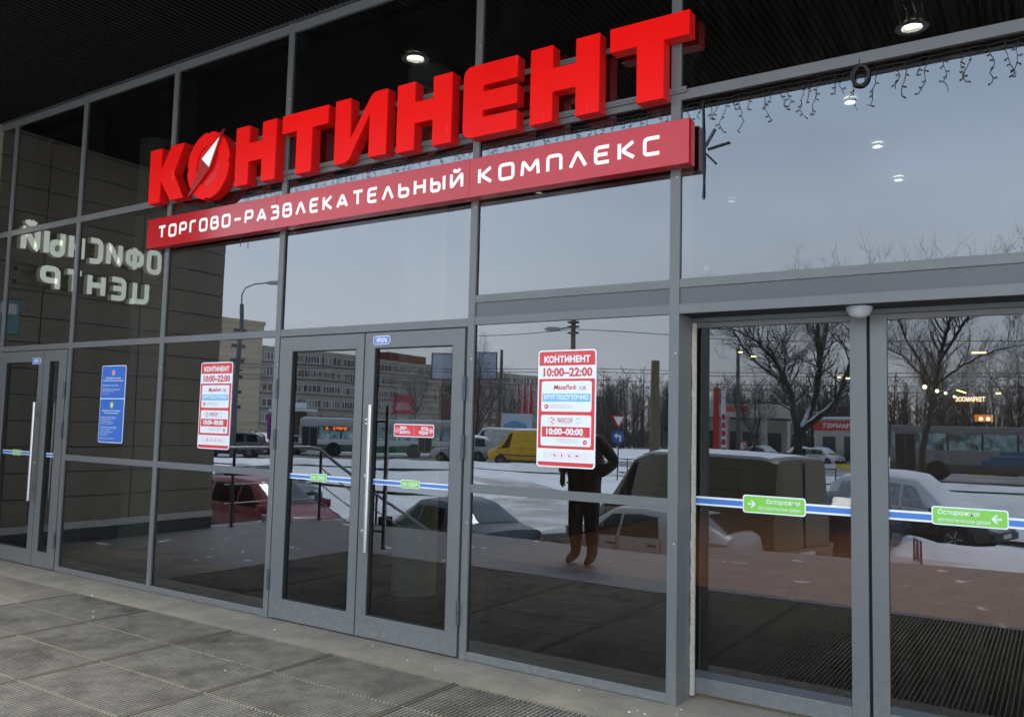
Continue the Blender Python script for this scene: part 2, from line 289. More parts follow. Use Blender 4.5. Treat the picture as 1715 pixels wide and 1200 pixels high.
# ------------------------------------------------------------------ the glass front
XM = [-9.797, -8.394, -6.866, -5.313, -3.373, -1.899, .30, 1.75, 3.2]
XL, XR = -10.13, 3.2
fac = thing('glass_facade', 'grey aluminium framed glass entrance front that mirrors the snowy street', 'facade')
def mullion(x, z0, z1, wd=.058, back=.22):
    m = MB(); m.box(x-wd/2, x+wd/2, 0, .019, z0, z1, ALU, .003); m.box(x-.028, x+.028, .034, back, z0, z1, ALUD)
    for z in (.9, 2.0, 3.05, 4.2):
        if z0 < z < z1: m.lathe([(0, .004), (.005, .003), (.006, 0)], (x+.012, 0, z), (0, -1, 0), STEEL, 8)
    return m.build('mullion', fac)
for i, x in enumerate(XM):
    mullion(x, 0.0, 4.85, .062 if i in (5, 6) else .056)
def transom(x0, x1, z0, z1, y=.0025):
    m = MB(); m.box(x0, x1, y, .019, z0, z1, ALU, .002); m.box(x0+.004, x1-.004, .034, .16, z0+.006, z1-.006, ALUD); return m.build('transom', fac)
def pane(x0, x1, z0, z1, y=.02, m=GLASS, parent=None, name='glass_pane'):
    b = MB(); b.box(x0, x1, y, y+.012, z0, z1, m); return b.build(name, parent or fac)
BX = [(XL, XM[0])]+[(XM[i], XM[i+1]) for i in range(8)]
T3 = (2.224, 2.281); T4 = (1.100, 1.156); T2 = (3.518, 3.580); TT = (4.775, 4.848)
for bi, (a, b) in enumerate(BX):
    x0, x1 = a+.028, b-.028
    if bi == 0: x0 = XL
    transom(x0, x1, *TT); transom(x0, x1, *T2); pane(x0-.02, x1+.02, T2[1]-.01, TT[0]+.01)
    top3 = T3[1]
    if bi in (5, 6):
        transom(x0, x1, 2.385, 2.437); transom(x0, x1, 2.232, 2.288); top3 = 2.437
        s = MB(); s.box(x0, x1, .012, .03, 2.2885, 2.3845, SPAN); s.build('spandrel_panel', fac)
    else: transom(x0, x1, *T3)
    pane(x0-.02, x1+.02, top3-.01, T2[0]+.01)
    if bi in (0, 2, 3, 5, 7, 8):
        lo = 2.232 if bi == 5 else T3[0]
        transom(x0, x1, 0.004, .056); transom(x0, x1, *T4)
        pane(x0-.02, x1+.02, T4[1]-.01, lo+.01); pane(x0-.02, x1+.02, .046, T4[0]+.01)
# safety strip with a green label, reused on every door
def strip(parent, x0, x1, z0, z1, y, lab=None, text=None, arrow=0):
    m = MB(); h = z1-z0
    m.box(x0, x1, y-.002, y, z0, z1, PWHT); m.box(x0, x1, y-.004, y-.0025, z0+h*.22, z1-h*.22, SBLU); m.build('safety_strip', parent)
    if lab:
        a, b, c, d = lab; g = MB(); F = frame((0, y, 0), (1, 0, 0), (0, 0, 1), (0, -1, 0)); r = (d-c)*.16
        g.prism(rrect(a, b, c, d, r), F, .0045, .006, PWHT); e = (d-c)*.07; g.prism(rrect(a+e, b-e, c+e, d-e, r*.8), F, .0061, .0072, PGRN)
        if not arrow: txt(g, text, (a+b)/2, c+(d-c)*.28, (d-c)*.42, F, .0082, PWHT, wmax=(b-a)*.8, bold=.02)
        else:
            cx = a+.05 if arrow > 0 else b-.05; cz = (c+d)/2; s = arrow
            ribbon(g, [(cx-s*.02, cz), (cx+s*.016, cz)], .008, False, F, .0072, .0082, PWHT); ribbon(g, [(cx, cz+.02), (cx+s*.02, cz), (cx, cz-.02)], .008, False, F, .0072, .0088, PWHT)
            al = 'RIGHT' if s > 0 else 'LEFT'; u = b-.028 if s > 0 else a+.028
            txt(g, text[0], u, cz+.008, .023, F, .0082, PWHT, al, bold=.02); txt(g, text[1], u, cz-.028, .019, F, .0082, PWHT, al, wmax=.235)
        g.build('door_label', parent)
def hinge(parent, x, z, y=0.0, h=.16):
    m = MB(); m.lathe([(.0, 0), (.013, 0), (.013, h), (0, h)], (x, y-.008, z), (0, 0, 1), ALUD, 10)
    m.lathe([(.0, .002), (.0145, .002), (.0145, .006), (.0, .006)], (x, y-.008, z+h/2), (0, 0, 1), RUB, 10); m.build('hinge', parent)
def leaf(x0, x1, gx0, gx1, label, handle=None, hinges=None, lock=None, z0=.012, z1=2.214, gz0=.165, gz1=2.10):
    m = MB(); m.box(x0, gx0, -.006, .045, z0, z1, ALU, .003); m.box(gx1, x1, -.006, .045, z0, z1, ALU, .003)
    m.box(gx0-.002, gx1+.002, -.0055, .045, z0, gz0, ALU, .003); m.box(gx0-.002, gx1+.002, -.0055, .045, gz1, z1, ALU, .003)
    for za, zb in ((gz0, gz0+.008), (gz1-.006, gz1)): m.box(gx0, gx1, .0, .02, za, zb, RUB)
    for xa, xb in ((gx0, gx0+.007), (gx1-.007, gx1)): m.box(xa, xb, .0, .0195, gz0+.009, gz1-.007, RUB)
    o = m.build('door_leaf', fac); o['label'] = label
    pane(gx0-.01, gx1+.01, gz0-.01, gz1+.01, .022, GLASSD, o, 'door_glass')
    if handle:
        hx, ha, hb = handle; h = MB(); h.tube([(hx, -.075, ha), (hx, -.075, hb)], .0165, STEEL, 14)
        for z in (ha+.13, hb-.12):
            sx = gx0-.045 if abs(hx-gx0) < abs(hx-gx1) else gx1+.045
            h.tube([(sx, -.006, z), (sx, -.05, z), (hx, -.075, z)], .009, STEEL, 10); h.lathe([(0, .012), (.022, .012), (.022, 0)], (sx, -.006, z), (0, -1, 0), STEEL, 16)
        h.build('pull_handle', o, 40)
        if lock:
            k = MB(); k.lathe([(0, .008), (.014, .006), (.016, 0)], (sx, -.006, lock), (0, -1, 0), STEEL, 14); k.build('lock_cylinder', o)
    for hx, hz in (hinges or []): hinge(o, hx, hz, -.004)
    return o
HZ = (.22, 1.32, 1.72)
d1 = leaf(-5.268, -4.352, -5.125, -4.432, 'left leaf of the double door, with a pull sign on its strip', None, [(-5.277, z) for z in HZ])
d2 = leaf(-4.340, -3.418, -4.243, -3.520, 'right leaf of the double door, with a long steel handle', (-4.205, .625, 1.68), [(-3.408, z) for z in HZ], 1.16)
strip(d1, -5.124, -4.433, 1.098, 1.138, .0215, (-4.885, -4.708, 1.089, 1.148), 'НА СЕБЯ')
strip(d2, -4.242, -3.521, 1.102, 1.142, .0215, (-3.968, -3.79, 1.094, 1.152), 'НА СЕБЯ')
d3 = leaf(-9.755, -8.872, -9.640, -8.965, 'wide leaf of the far left door, with a long steel handle', (-8.86, .67, 1.674), None, 1.05)
d4 = leaf(-8.860, -8.435, -8.755, -8.570, 'narrow leaf of the far left door', None, [(-8.428, z) for z in HZ])
strip(d3, -9.639, -8.966, 1.12, 1.16, .0215, (-9.42, -9.25, 1.112, 1.17), 'НА СЕБЯ'); strip(d4, -8.754, -8.571, 1.118, 1.158, .0215)
for a, b in ((-5.285, -3.401), (-9.769, -8.422)):
    fr_ = MB(); fr_.box(a, b, .012, .045, 2.216, 2.2235, RUB); fr_.build('door_rebate', fac)
# sliding doors stand 25 cm back in a box recess
for sx in (-1, 1):
    rec = MB(); xc = XM[5] if sx < 0 else XM[6]; x0, x1 = (xc-.026, xc+.030) if sx < 0 else (xc-.030, xc+.026); rec.box(x0, x1, .02, .30, 0, 2.288, ALU, .002); rec.build('recess_jamb', fac)
top = MB(); top.box(XM[5]+.031, XM[6]-.031, .02, .31, 2.232, 2.286, DARK); top.box(XM[5]+.031, XM[6]-.031, .225, .30, 2.205, 2.231, ALU, .002); top.build('sliding_track', fac)
for x0 in (XM[5]+.032, XM[6]-.056):
    b = MB()
    for k in range(44): b.box(x0+random.uniform(0, .004), x0+.024, .205+random.uniform(-.004, .004), .226, .012+k*.0497, .0115+(k+1)*.0497, BRUSH)
    b.build('brush_seal', fac)
def slide(x0, x1, gx0, gx1, label, lab, arrow):
    m = MB(); y0, y1 = .236, .285
    if gx0 > x0: m.box(x0, gx0, y0, y1, .02, 2.204, ALU, .003)
    if x1 > gx1: m.box(gx1, x1, y0, y1, .02, 2.204, ALU, .003)
    m.box(gx0, gx1, y0+.0008, y1, .02, .112, ALU, .003); m.box(gx0, gx1, y0+.0008, y1, 2.172, 2.204, ALU, .003)
    m.box(gx0, gx1, y0+.008, y0+.03, .112, .150, ALUD)
    o = m.build('sliding_leaf', fac); o['label'] = label
    pane(gx0, gx1, .148, 2.174, .258, GLASSD, o, 'door_glass')
    strip(o, gx0, gx1, 1.110, 1.162, .2575, lab, ('Осторожно!', 'автоматические двери'), arrow); return o
slide(-1.866, -.885, -1.866, -.972, 'left leaf of the sliding door, its green label pointing right', (-1.568, -1.212, 1.088, 1.19), 1)
slide(-.868, .266, -.785, .266, 'right leaf of the sliding door, its green label pointing left', (-.581, -.237, 1.103, 1.197), -1)
sl_ = MB(); sl_.box(-.8845, -.8685, .262, .280, .02, 2.20, RUB); sl_.build('dark_gap_strip', fac)  # added black strip that keeps the orange hall from showing in the gap
sn = MB(); sn.lathe([(.0, -.062), (.03, -.058), (.052, -.042), (.064, -.018), (.068, .0), (.0, .0)], (-.90, .13, 2.232), (0, 0, 1), mat('sensor_grey', (.42, .42, .42), .3), 24); sn.build('door_sensor', fac, 40)
# ------------------------------------------------------------------ canopy
can = thing('entrance_canopy', 'deep dark ribbed canopy over the glass entrance front', 'canopy', (0, -1.6, 4.86))
def cb(mb, name, **k): 
    mb.v = [(x, y+1.6, z-4.86) for x, y, z in mb.v]; return mb.build(name, can, **k)
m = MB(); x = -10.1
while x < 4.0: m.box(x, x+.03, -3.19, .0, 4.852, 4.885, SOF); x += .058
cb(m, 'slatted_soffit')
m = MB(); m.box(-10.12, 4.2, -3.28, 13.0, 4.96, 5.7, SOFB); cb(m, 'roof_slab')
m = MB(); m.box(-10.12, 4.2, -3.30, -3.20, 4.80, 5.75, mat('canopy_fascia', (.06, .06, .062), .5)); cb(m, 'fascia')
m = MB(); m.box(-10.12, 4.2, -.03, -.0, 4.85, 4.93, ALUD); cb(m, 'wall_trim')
FIX = mat('fixture_rim', (.10, .10, .095), .4)
def downlight(name, label, x, y, z, r=.10, lm=LAMP, grp=None):
    t = thing(name, label, 'lamp', (x, y, z), 0, grp)
    a = MB(); a.lathe([(r*.78, .03), (r*.8, -.004), (r*1.25, -.006), (r*1.28, .002)], (0, 0, 0), (0, 0, 1), FIX, 24); a.build('trim_ring', t, 40)
    b = MB(); b.lathe([(0, .022), (r*.4, .018), (r*.72, .024), (r*.78, .03)], (0, 0, 0), (0, 0, 1), lm, 24); b.build('lamp_lens', t, 40); return t
downlight('soffit_downlight', 'lit round downlight in the soffit, mirrored above the red letters', -4.80, -.94, 4.815, .10)
downlight('soffit_downlight', 'lit round downlight in the soffit, mirrored above the sliding door', -.94, -2.52, 4.815, .10)
# ------------------------------------------------------------------ big letter sign
Y0 = -.012; Y1 = -.105; Z0, Z1 = 3.507, 4.010
sg = thing('letter_sign', 'big red dimensional КОНТИНЕНТ letters with a compass in the O, above the doors', 'sign', (-4.4, -.06, 3.5))
def sb(mb, name, parent=sg, smooth=None):
    if parent is sg or parent.parent is sg: mb.v = [(x+4.4, y+.06, z-3.5) for x, y, z in mb.v]
    return mb.build(name, parent, smooth)
def poly3(pts, hole=None, d0=.012, d1=.105, parent=sg, name='letter', face=RED, side=REDS):
    """a channel letter: flat acrylic face, slightly bevelled edge, darker returns"""
    bm = bmesh.new(); vs = [bm.verts.new((p[0], -d1, p[1])) for p in pts]; f = bm.faces.new(vs); f.normal_update()
    bmesh.ops.triangulate(bm, faces=[f]); mb = MB(); ar = sum(pts[i][0]*pts[(i+1) % len(pts)][1]-pts[(i+1) % len(pts)][0]*pts[i][1] for i in range(len(pts)))
    if ar < 0: pts = pts[::-1]
    bm.verts.index_update(); tri = []
    for g in bm.faces:
        ix = [v.index for v in g.verts]; P = [Vector((vs_.co.x, 0, vs_.co.z)) for vs_ in g.verts]
        tri.append(ix if (P[1]-P[0]).cross(P[2]-P[0]).y < 0 else ix[::-1])
    mb.add([v.co.copy() for v in bm.verts], tri, face); bm.free()
    n = len(pts); mb.add([(p[0], -d1, p[1]) for p in pts]+[(p[0], -d1+.012, p[1]) for p in pts], [(i, (i+1) % n, n+(i+1) % n, n+i)[::-1] for i in range(n)], face)
    mb.add([(p[0], -d1+.012, p[1]) for p in pts]+[(p[0], -d0, p[1]) for p in pts], [(i, (i+1) % n, n+(i+1) % n, n+i)[::-1] for i in range(n)], side)
    mb.add([(p[0], -d0, p[1]) for p in pts], [list(range(n))[::-1]], DARK) if n <= 4 else None
    return sb(mb, name, parent)
def arc(cx, cz, r, a0, a1, n=6): return [(cx+r*math.cos(math.radians(a0+(a1-a0)*k/n)), cz+r*math.sin(math.radians(a0+(a1-a0)*k/n))) for k in range(n+1)]
H = lambda a, b, s=.166: [(a, Z0), (a+s, Z0), (a+s, 3.70), (b-s, 3.70), (b-s, Z0), (b, Z0), (b, Z1), (b-s, Z1), (b-s, 3.855), (a+s, 3.855), (a+s, Z1), (a, Z1)]
T = lambda a, b, s0, s1: [(s0, Z0), (s1, Z0), (s1, 3.862), (b, 3.862), (b, Z1), (a, Z1), (a, 3.862), (s0, 3.862)]
poly3([(-7.036, Z0), (-6.866, Z0), (-6.866, 3.708), (-6.705, Z0), (-6.515, Z0), (-6.672, 3.752), (-6.535, Z1), (-6.722, Z1), (-6.866, 3.800), (-6.866, Z1), (-7.036, Z1)])
# the O: ring with four small notches, recessed red disc, a compass needle in front
R = []; cx, cz = -6.186, 3.748; n = 56
for k in range(n):
    a = 2*PI*k/n; q = .94 if k % 14 == 0 else 1; R.append((cx+.286*q*math.cos(a), cz+.300*q*math.sin(a)))
ri = [(cx+.155*math.cos(2*PI*k/n), cz+.180*math.sin(2*PI*k/n)) for k in range(n)]
m = MB()
def bandq(A, da, B, db, mt): m.add([(p[0], -da, p[1]) for p in A]+[(p[0], -db, p[1]) for p in B], [(i, (i+1) % n, n+(i+1) % n, n+i) for i in range(n)], mt)
bandq(ri, .105, R, .105, RED); bandq(R, .105, R, .092, RED); bandq(R, .092, R, .012, REDS); bandq(ri, .094, ri, .105, REDN)
m.add([(p[0], -.094, p[1]) for p in ri], [list(range(n))], mat('inner_red_disc', (.6, .008, .006), .3, emit=(1, .004, .002, .06)))  # disc given a little added glow like the letter faces
oo = sb(m, 'letter')
m = MB(); A, B_, Cc, D_ = (-5.975, 4.035), (-6.249, 3.808), (-6.130, 3.712), (-6.418, 3.485)
m.prism([A, B_, D_, Cc], FR, .106, .125, REDN); sb(m, 'compass_needle', oo)
m = MB(); m.prism([(-6.022, 3.965), (-6.244, 3.806), (-6.140, 3.722)], FR, .1255, .129, WHT); sb(m, 'needle_tip', oo)
poly3(H(-5.818, -5.320)); poly3(T(-5.247, -4.728, -5.075, -4.900))
poly3([(-4.648, 3.515)]+arc(-4.55, 3.60, .085, -90, -30, 4)+[(-4.290, 3.860), (-4.290, 3.520), (-4.118, 3.520), (-4.118, 4.014), (-4.220, 4.014)]+arc(-4.220, 3.930, .084, 90, 150, 4)+[(-4.482, 3.690), (-4.490, 4.014), (-4.648, 4.014)])
poly3(H(-4.018, -3.517))
poly3(arc(-3.346, 3.577, .070, 180, 270, 5)+[(-2.974, Z0), (-2.974, 3.635), (-3.250, 3.635), (-3.250, 3.682), (-2.974, 3.682), (-2.974, 3.812), (-3.250, 3.812), (-3.250, 3.858), (-2.974, 3.858), (-2.974, 4.008)]+arc(-3.346, 3.938, .070, 90, 180, 5))
poly3(H(-2.868, -2.364)); poly3(T(-2.290, -1.776, -2.109, -1.936))
for z in (3.575, 3.925):
    m = MB(); m.box(-6.99, -1.83, -.0115, -.002, z-.018, z+.018, ALU); m.box(-6.99, -1.83, -.017, -.0117, z-.004, z+.004, ALU); sb(m, 'mounting_rail')
# ------------------------------------------------------------------ red board with white lettering
bd = thing('sign_board', 'long glossy red board with white lettering under the big red letters', 'sign', (-4.4, -.06, 3.09))
m = MB(); xs = [-7.020, -5.27, -3.345, -1.773]
for a, b in zip(xs, xs[1:]): m.box(a+.0006, b-.0006, -.105, -.012, 3.091, 3.359, BOARD, .002)
m.v = [(x+4.4, y+.06, z-3.09) for x, y, z in m.v]; m.build('board_panel', bd)
m = MB(); stroke_text(m, 'ТОРГОВО-РАЗВЛЕКАТЕЛЬНЫЙ', -6.850, -3.395, 3.165, .118, .0225, FR, .1052, .1085, WHT, gap=.36)
stroke_text(m, 'КОМПЛЕКС', -3.27, -1.945, 3.167, .118, .0225, FR, .1052, .1085, WHT, gap=.36)
m.v = [(x+4.4, y+.06, z-3.09) for x, y, z in m.v]; m.build('lettering', bd)
# ------------------------------------------------------------------ posters and stickers on the glass
def poster(x0, z0, label, y=.0195):
    t = thing('opening_hours_poster', label, 'poster', (x0, y, z0), 0, 'opening hours posters on the glass')
    F = frame((0, 0, 0), (1, 0, 0), (0, 0, 1), (0, -1, 0)); W_, H_ = .423, .744
    m = MB(); m.prism(rrect(0, W_, 0, H_, .024), F, 0, .003, PWHT); m.build('backing', t)
    m = MB(); e = .009; P = lambda a, b, c, d, mt, k=.0042: m.prism([(a, c), (b, c), (b, d), (a, d)], F, .003, k, mt)
    m.prism(rrect(e, W_-e, .645, H_-e, .016)[:10]+[(e, .645), (W_-e, .645)], F, .003, .0042, PRED)
    P(e, W_-e, .118, .560, PRED); m.prism([(e, .034)]+[(e+.006, .015)]+[(.02, e), (W_-.02, e), (W_-e-.006, .015), (W_-e, .034)][0:], F, .003, .0042, PRED)
    for a, b in ((.352, .545), (.135, .330)): m.prism(rrect(.030, W_-.030, a, b, .014), F, .0042, .0052, PWHT)
    P(.038, W_-.038, .415, .466, PLBL, .0062); P(.038, W_-.038, .192, .256, PRED, .0062)
    m.build('print_panel', t)
    m = MB(); g = lambda s, u, v, h, mt, d=.0072, **k: txt(m, s, u, v, h, F, d, mt, **k)
    g('торгово-развлекательный комплекс', W_/2, .714, .007, PPNK, .0052)
    txt(m, 'КОНТИНЕНТ', W_/2, .665, .038, F, .0052, PWHT, 'CENTER', .335, .045)
    txt(m, '10:00–22:00', W_/2, .577, .052, F, .0042, PRED, 'CENTER', .355, .035)
    g('MazaPark', .20, .492, .030, PRED, align='CENTER', bold=.012, shear=.25, wmax=.19)
    for dx, mt in ((0, PLBL), (.026, PRED)):
        ribbon(m, [(.305+dx, .490), (.325+dx, .515)], .004, False, F, .0055, .0072, mt); ribbon(m, [(.305+dx, .512), (.328+dx, .488)], .004, False, F, .0055, .0076, mt)
    txt(m, 'КРУГЛОСУТОЧНО', W_/2, .430, .026, F, .0072, PWHT, 'CENTER', .32, .045)
    g('по выходным и в праздники', W_/2, .419, .0065, PWHT)
    m.prism(circ(.068, .383, .015), F, .0052, .0062, PRED); ribbon(m, [(.076, .383), (.062, .383)], .004, False, F, .0062, .0072, PWHT); ribbon(m, [(.068, .389), (.061, .383), (.068, .377)], .003, False, F, .0062, .0075, PWHT)
    g('ВНИМАНИЕ! Вход в 3-й зал', .095, .388, .009, PPNK, align='LEFT', wmax=.16); g('справа от главного входа', .095, .374, .009, PGRY, align='LEFT', wmax=.19)
    ring(m, .112, .292, .024, .003, F, .0064, PPNK); ribbon(m, [(.098, .312), (.128, .300), (.105, .286), (.124, .272)], .004, False, F, .0055, .0068, PRED)
    g('ЛЮКСОР', .205, .284, .027, PRED, wmax=.115); g('сеть кинотеатров', .205, .274, .007, PGRY, wmax=.115)
    ribbon(m, [(.285, .304), (.30, .312), (.318, .304)], .004, False, F, .0055, .0068, mat('print_olive', (.42, .48, .25), .4)); g('Долби', .302, .280, .009, PGRY)
    txt(m, '10:00–00:00', .20, .207, .039, F, .0072, PWHT, 'CENTER', .305, .045); g('касса', .335, .197, .007, PWHT)
    g('ВНИМАНИЕ! После 22:00', .30, .172, .009, PPNK, align='RIGHT', wmax=.16); g('вход с бокового фасада', .30, .158, .009, PGRY, align='RIGHT', wmax=.16)
    m.prism(circ(.352, .162, .015), F, .0052, .0062, PRED); ribbon(m, [(.344, .162), (.358, .162)], .004, False, F, .0062, .0072, PWHT); ribbon(m, [(.353, .168), (.360, .162), (.353, .156)], .003, False, F, .0062, .0075, PWHT)
    for k in range(6):
        u = .078+k*.0545; ring(m, u, .076, .0215, .0022, F, .0046, PPNK); q = [[(-.008, -.004), (.008, -.004)], [(-.006, .006), (.002, 0), (.008, -.008)], [(0, .01), (0, -.01)], [(-.003, .008), (0, -.004), (.006, -.008)], [(-.009, -.004), (0, .003), (.009, -.002)], [(-.008, .003), (.008, -.005)]][k]
        ribbon(m, [(u+a, .076+b) for a, b in q], .008 if k in (1, 2, 3, 4) else .003, False, F, .003, .0048, PRED if k in (1, 2, 3, 4) else PPNK)
    m.build('lettering', t); return t
poster(-6.293, 1.292, 'red and white opening hours poster beside the blue notice')
poster(-2.836, 1.299, 'red and white opening hours poster between the double door and the sliding door')
t = thing('rules_notice', 'tall blue notice with white text on the glass beside the far left door', 'notice', (-7.822, .0195, 1.296), 0)
F0 = frame((0, 0, 0), (1, 0, 0), (0, 0, 1), (0, -1, 0))
m = MB(); m.prism(rrect(0, .404, 0, .740, .022), F0, 0, .003, PWHT); m.build('backing', t)
m = MB(); m.prism(rrect(.007, .397, .425, .733, .017), F0, .003, .0042, PBLU); m.prism(rrect(.007, .397, .007, .417, .017), F0, .003, .0042, PBLU)
m.prism(circ(.2, .670, .027), F0, .0042, .0052, PWHT); m.prism(circ(.2, .670, .0225), F0, .0052, .006, PRED); m.prism([(.192, .660), (.214, .671), (.192, .682)], F0, .006, .0068, PWHT)
m.prism(circ(.2, .360, .028), F0, .0042, .0052, mat('print_lime', (.55, .68, .2), .4)); m.build('print_panel', t)
m = MB(); tx = lambda s, u, v, h, al='LEFT', wm=None, b=0: txt(m, s, u, v, h, F0, .0055, PWHT, al, wm, b)
tx('ВНИМАНИЕ! На территории', .2, .612, .014, 'CENTER', .25, .02); tx('комплекса ведётся видеонаблюдение', .2, .588, .014, 'CENTER', .34, .02); tx('Режим работы с 10 до 22 часов', .03, .543, .012, 'LEFT', .34, .02)
for k, s in enumerate(('Администрация не несёт ответственности за', 'оставленные без присмотра вещи, просим', 'сдавать их в камеру хранения')): tx(s, .03, .512-k*.013, .0095, 'LEFT', .345-.03*k)
tx('Справки: 337-37-37', .03, .462, .0095)
tx('Правила безопасного пользования', .2, .300, .013, 'CENTER', .30, .02); tx('автоматическими дверями', .2, .278, .013, 'CENTER', .24, .02)
z = .238
for k, s in enumerate(('Во время движения двери запрещается:', '• останавливать двери руками, ногами', '• прислоняться к створкам', '• оставлять детей без присмотра', '• проносить крупные предметы', '', 'В случае аварии или пожара необходимо:', '• нажать кнопку аварийного открывания', '• сохранять спокойствие', '• следовать указаниям персонала', '• покинуть здание через', '  ближайший выход', '', 'Приносим извинения за неудобства')):
    if s: tx(s, .026, z, .0095, 'LEFT', .30, .02 if s[0] not in '• ' else 0)
    z -= .0155
m.build('lettering', t)
t = thing('door_closed_sticker', 'red sticker with white writing on the right leaf of the double door', 'sticker', (-4.052, .0215, 1.456))
m = MB(); m.prism(rrect(0, .370, 0, .092, .014), F0, .002, .003, PWHT); m.prism(rrect(.006, .364, .006, .086, .011), F0, .003, .004, PRED); m.prism([(.1875, .014), (.1885, .014), (.1885, .078), (.1875, .078)], F0, .004, .0048, PWHT); m.build('backing', t)
m = MB(); q = lambda s, u, v, al, wm: txt(m, s, u, v, .020, F0, .005, PWHT, al, wm, .045)
q('ДВЕРЬ', .056, .052, 'LEFT', .07); q('ЗАКРЫТА', .056, .022, 'LEFT', .10); q('ВХОД', .318, .052, 'RIGHT', .06); q('РЯДОМ', .318, .022, 'RIGHT', .08)
for u, s in ((.032, 0), (.342, 1)):
    ring(m, u, .046, .0165, .003, F0, .0055, PWHT); ribbon(m, [(u-.008, .046), (u+.008, .046)], .005, False, F0, .004, .005, PWHT)
    if s: ribbon(m, [(u+.001, .054), (u+.009, .046), (u+.001, .038)], .004, False, F0, .004, .0053, PWHT)
m.build('lettering', t)
def plate(x, y, z, s, label):
    t = thing('number_plate', label, 'plate', (x, y, z)); m = MB(); c = .012; w_, h = .165, .064
    m.prism([(c, 0), (w_-c, 0), (w_-c, c*.3), (w_, c), (w_, h-c), (w_-c, h-c*.3), (w_-c, h), (c, h), (c, h-c*.3), (0, h-c), (0, c), (c, c*.3)], F0, 0, .003, PWHT)
    m.prism(rrect(.004, w_-.004, .004, h-.004, .004), F0, .003, .0042, mat('plate_blue', (.13, .2, .52), .3)); m.build('backing', t)
    for u in (.008, w_-.008):
        for v in (.008, h-.008): m2 = MB(); m2.lathe([(0, .003), (.005, .002), (.006, 0)], (u, -.0042, v), (0, -1, 0), STEEL, 8); m2.build('screw', t)
    m = MB(); txt(m, s, w_*.52, .017, .030, F0, .0052, PWHT, 'CENTER', .1, .03); m.build('lettering', t)
plate(-4.258, -.0063, 2.124, '№37в', 'small blue number plate over the handle of the double door'); plate(-9.09, -.0063, 2.075, '№38', 'small blue number plate on the far left door')
# ------------------------------------------------------------------ festoon lights behind the frame bars
WIRE = mat('black_wire', (.012, .012, .014), .6)
def icicles(x0, x1, label, seed):
    rd = random.Random(seed); m = MB(); y = .013; zt = 3.485
    x = x0; P = []
    while x <= x1: P.append((x, y, zt+rd.uniform(-.006, .006))); x += .05
    m.tube(P, .0022, WIRE, 4)
    x = x0+.03
    while x < x1:
        n = rd.randint(3, 8); p = Vector((x, y, zt)); pts = [p.copy()]
        for k in range(n):
            p = p+Vector((rd.uniform(-.019, .019), 0, -rd.uniform(.022, .034))); pts.append(p.copy())
            if rd.random() < .75:
                s = rd.choice((-1, 1)); e = p+Vector((s*rd.uniform(.012, .022), 0, rd.uniform(-.016, .006))); m.tube([p, e], [.0014, .0026], WIRE, 4)
        if rd.random() < .3: pts += [pts[-1]+Vector((rd.uniform(-.02, .02), 0, .008))]
        m.tube(pts, .0013, WIRE, 4); x += rd.uniform(.035, .085)
    tag(m.build('icicle_lights'), label, 'string lights', 'unlit icicle light strings along the facade')
icicles(-1.86, .26, 'unlit black icicle lights hanging over the sliding door', 3)
icicles(-3.34, -1.935, 'unlit black icicle lights hanging behind the last letters of the big sign', 5)
icicles(-5.28, -3.405, 'unlit black icicle lights hanging behind the middle letters of the big sign', 8)
icicles(-6.35, -5.345, 'unlit black icicle lights hanging behind the compass end of the big sign', 11)
m = MB()
for k, (r, dx) in enumerate(((.045, 0), (.049, .004), (.043, .007), (.047, -.003))):
    m.tube([(-.862+dx+r*.88*math.cos(2*PI*j/20), .006-.003*k, 3.452+r*1.15*math.sin(2*PI*j/20)) for j in range(21)], .0042, WIRE, 5, False)
m.tube([(-.862, .004, 3.50), (-.866, .004, 3.53), (-.86, .008, 3.56)], .004, WIRE, 5)
tag(m.build('cable_coil', None, 60), 'coil of black cable hung under the bar over the sliding door', 'cable')
t = thing('tinsel_star', 'unlit dark tinsel star decoration poking out beside the red board', 'decoration', (-1.735, .0095, 3.19))
m = MB(); m.tube([(.0, 0, .30), (.008, 0, .1), (.012, 0, -.1), (.004, 0, -.29)], .0035, WIRE, 5)
rd = random.Random(4)
def fuzz(m, a, b, n, r):
    a = Vector(a); b = Vector(b); m.tube([a, b], r*.55, WIRE, 5)
    for k in range(n):
        p = a.lerp(b, k/n); d = Vector((rd.uniform(-1, 1), rd.uniform(-.6, .6), rd.uniform(-1, 1))).normalized()*r; m.tube([p, p+d], .0016, WIRE, 3)
fuzz(m, (.0, 0, .29), (.01, 0, -.28), 60, .007); m.build('hanging_string', t)
for a, l in ((58, .135), (8, .16), (-48, .115)):
    m = MB(); d = Vector((math.cos(math.radians(a)), 0, math.sin(math.radians(a)))); fuzz(m, d*.03, d*l, 26, .008); m.lathe([(0, -.006), (.008, 0), (0, .006)], d*l, d, WIRE, 8); m.build('ray', t)
m = MB(); fuzz(m, (0, 0, 0), (.004, 0, -.075), 14, .006); tag(m.build('tinsel_end'), 'short tinsel end dangling under the left end of the red board', 'decoration'); bpy.data.objects['tinsel_end'].location = (-5.81, -.02, 3.085)
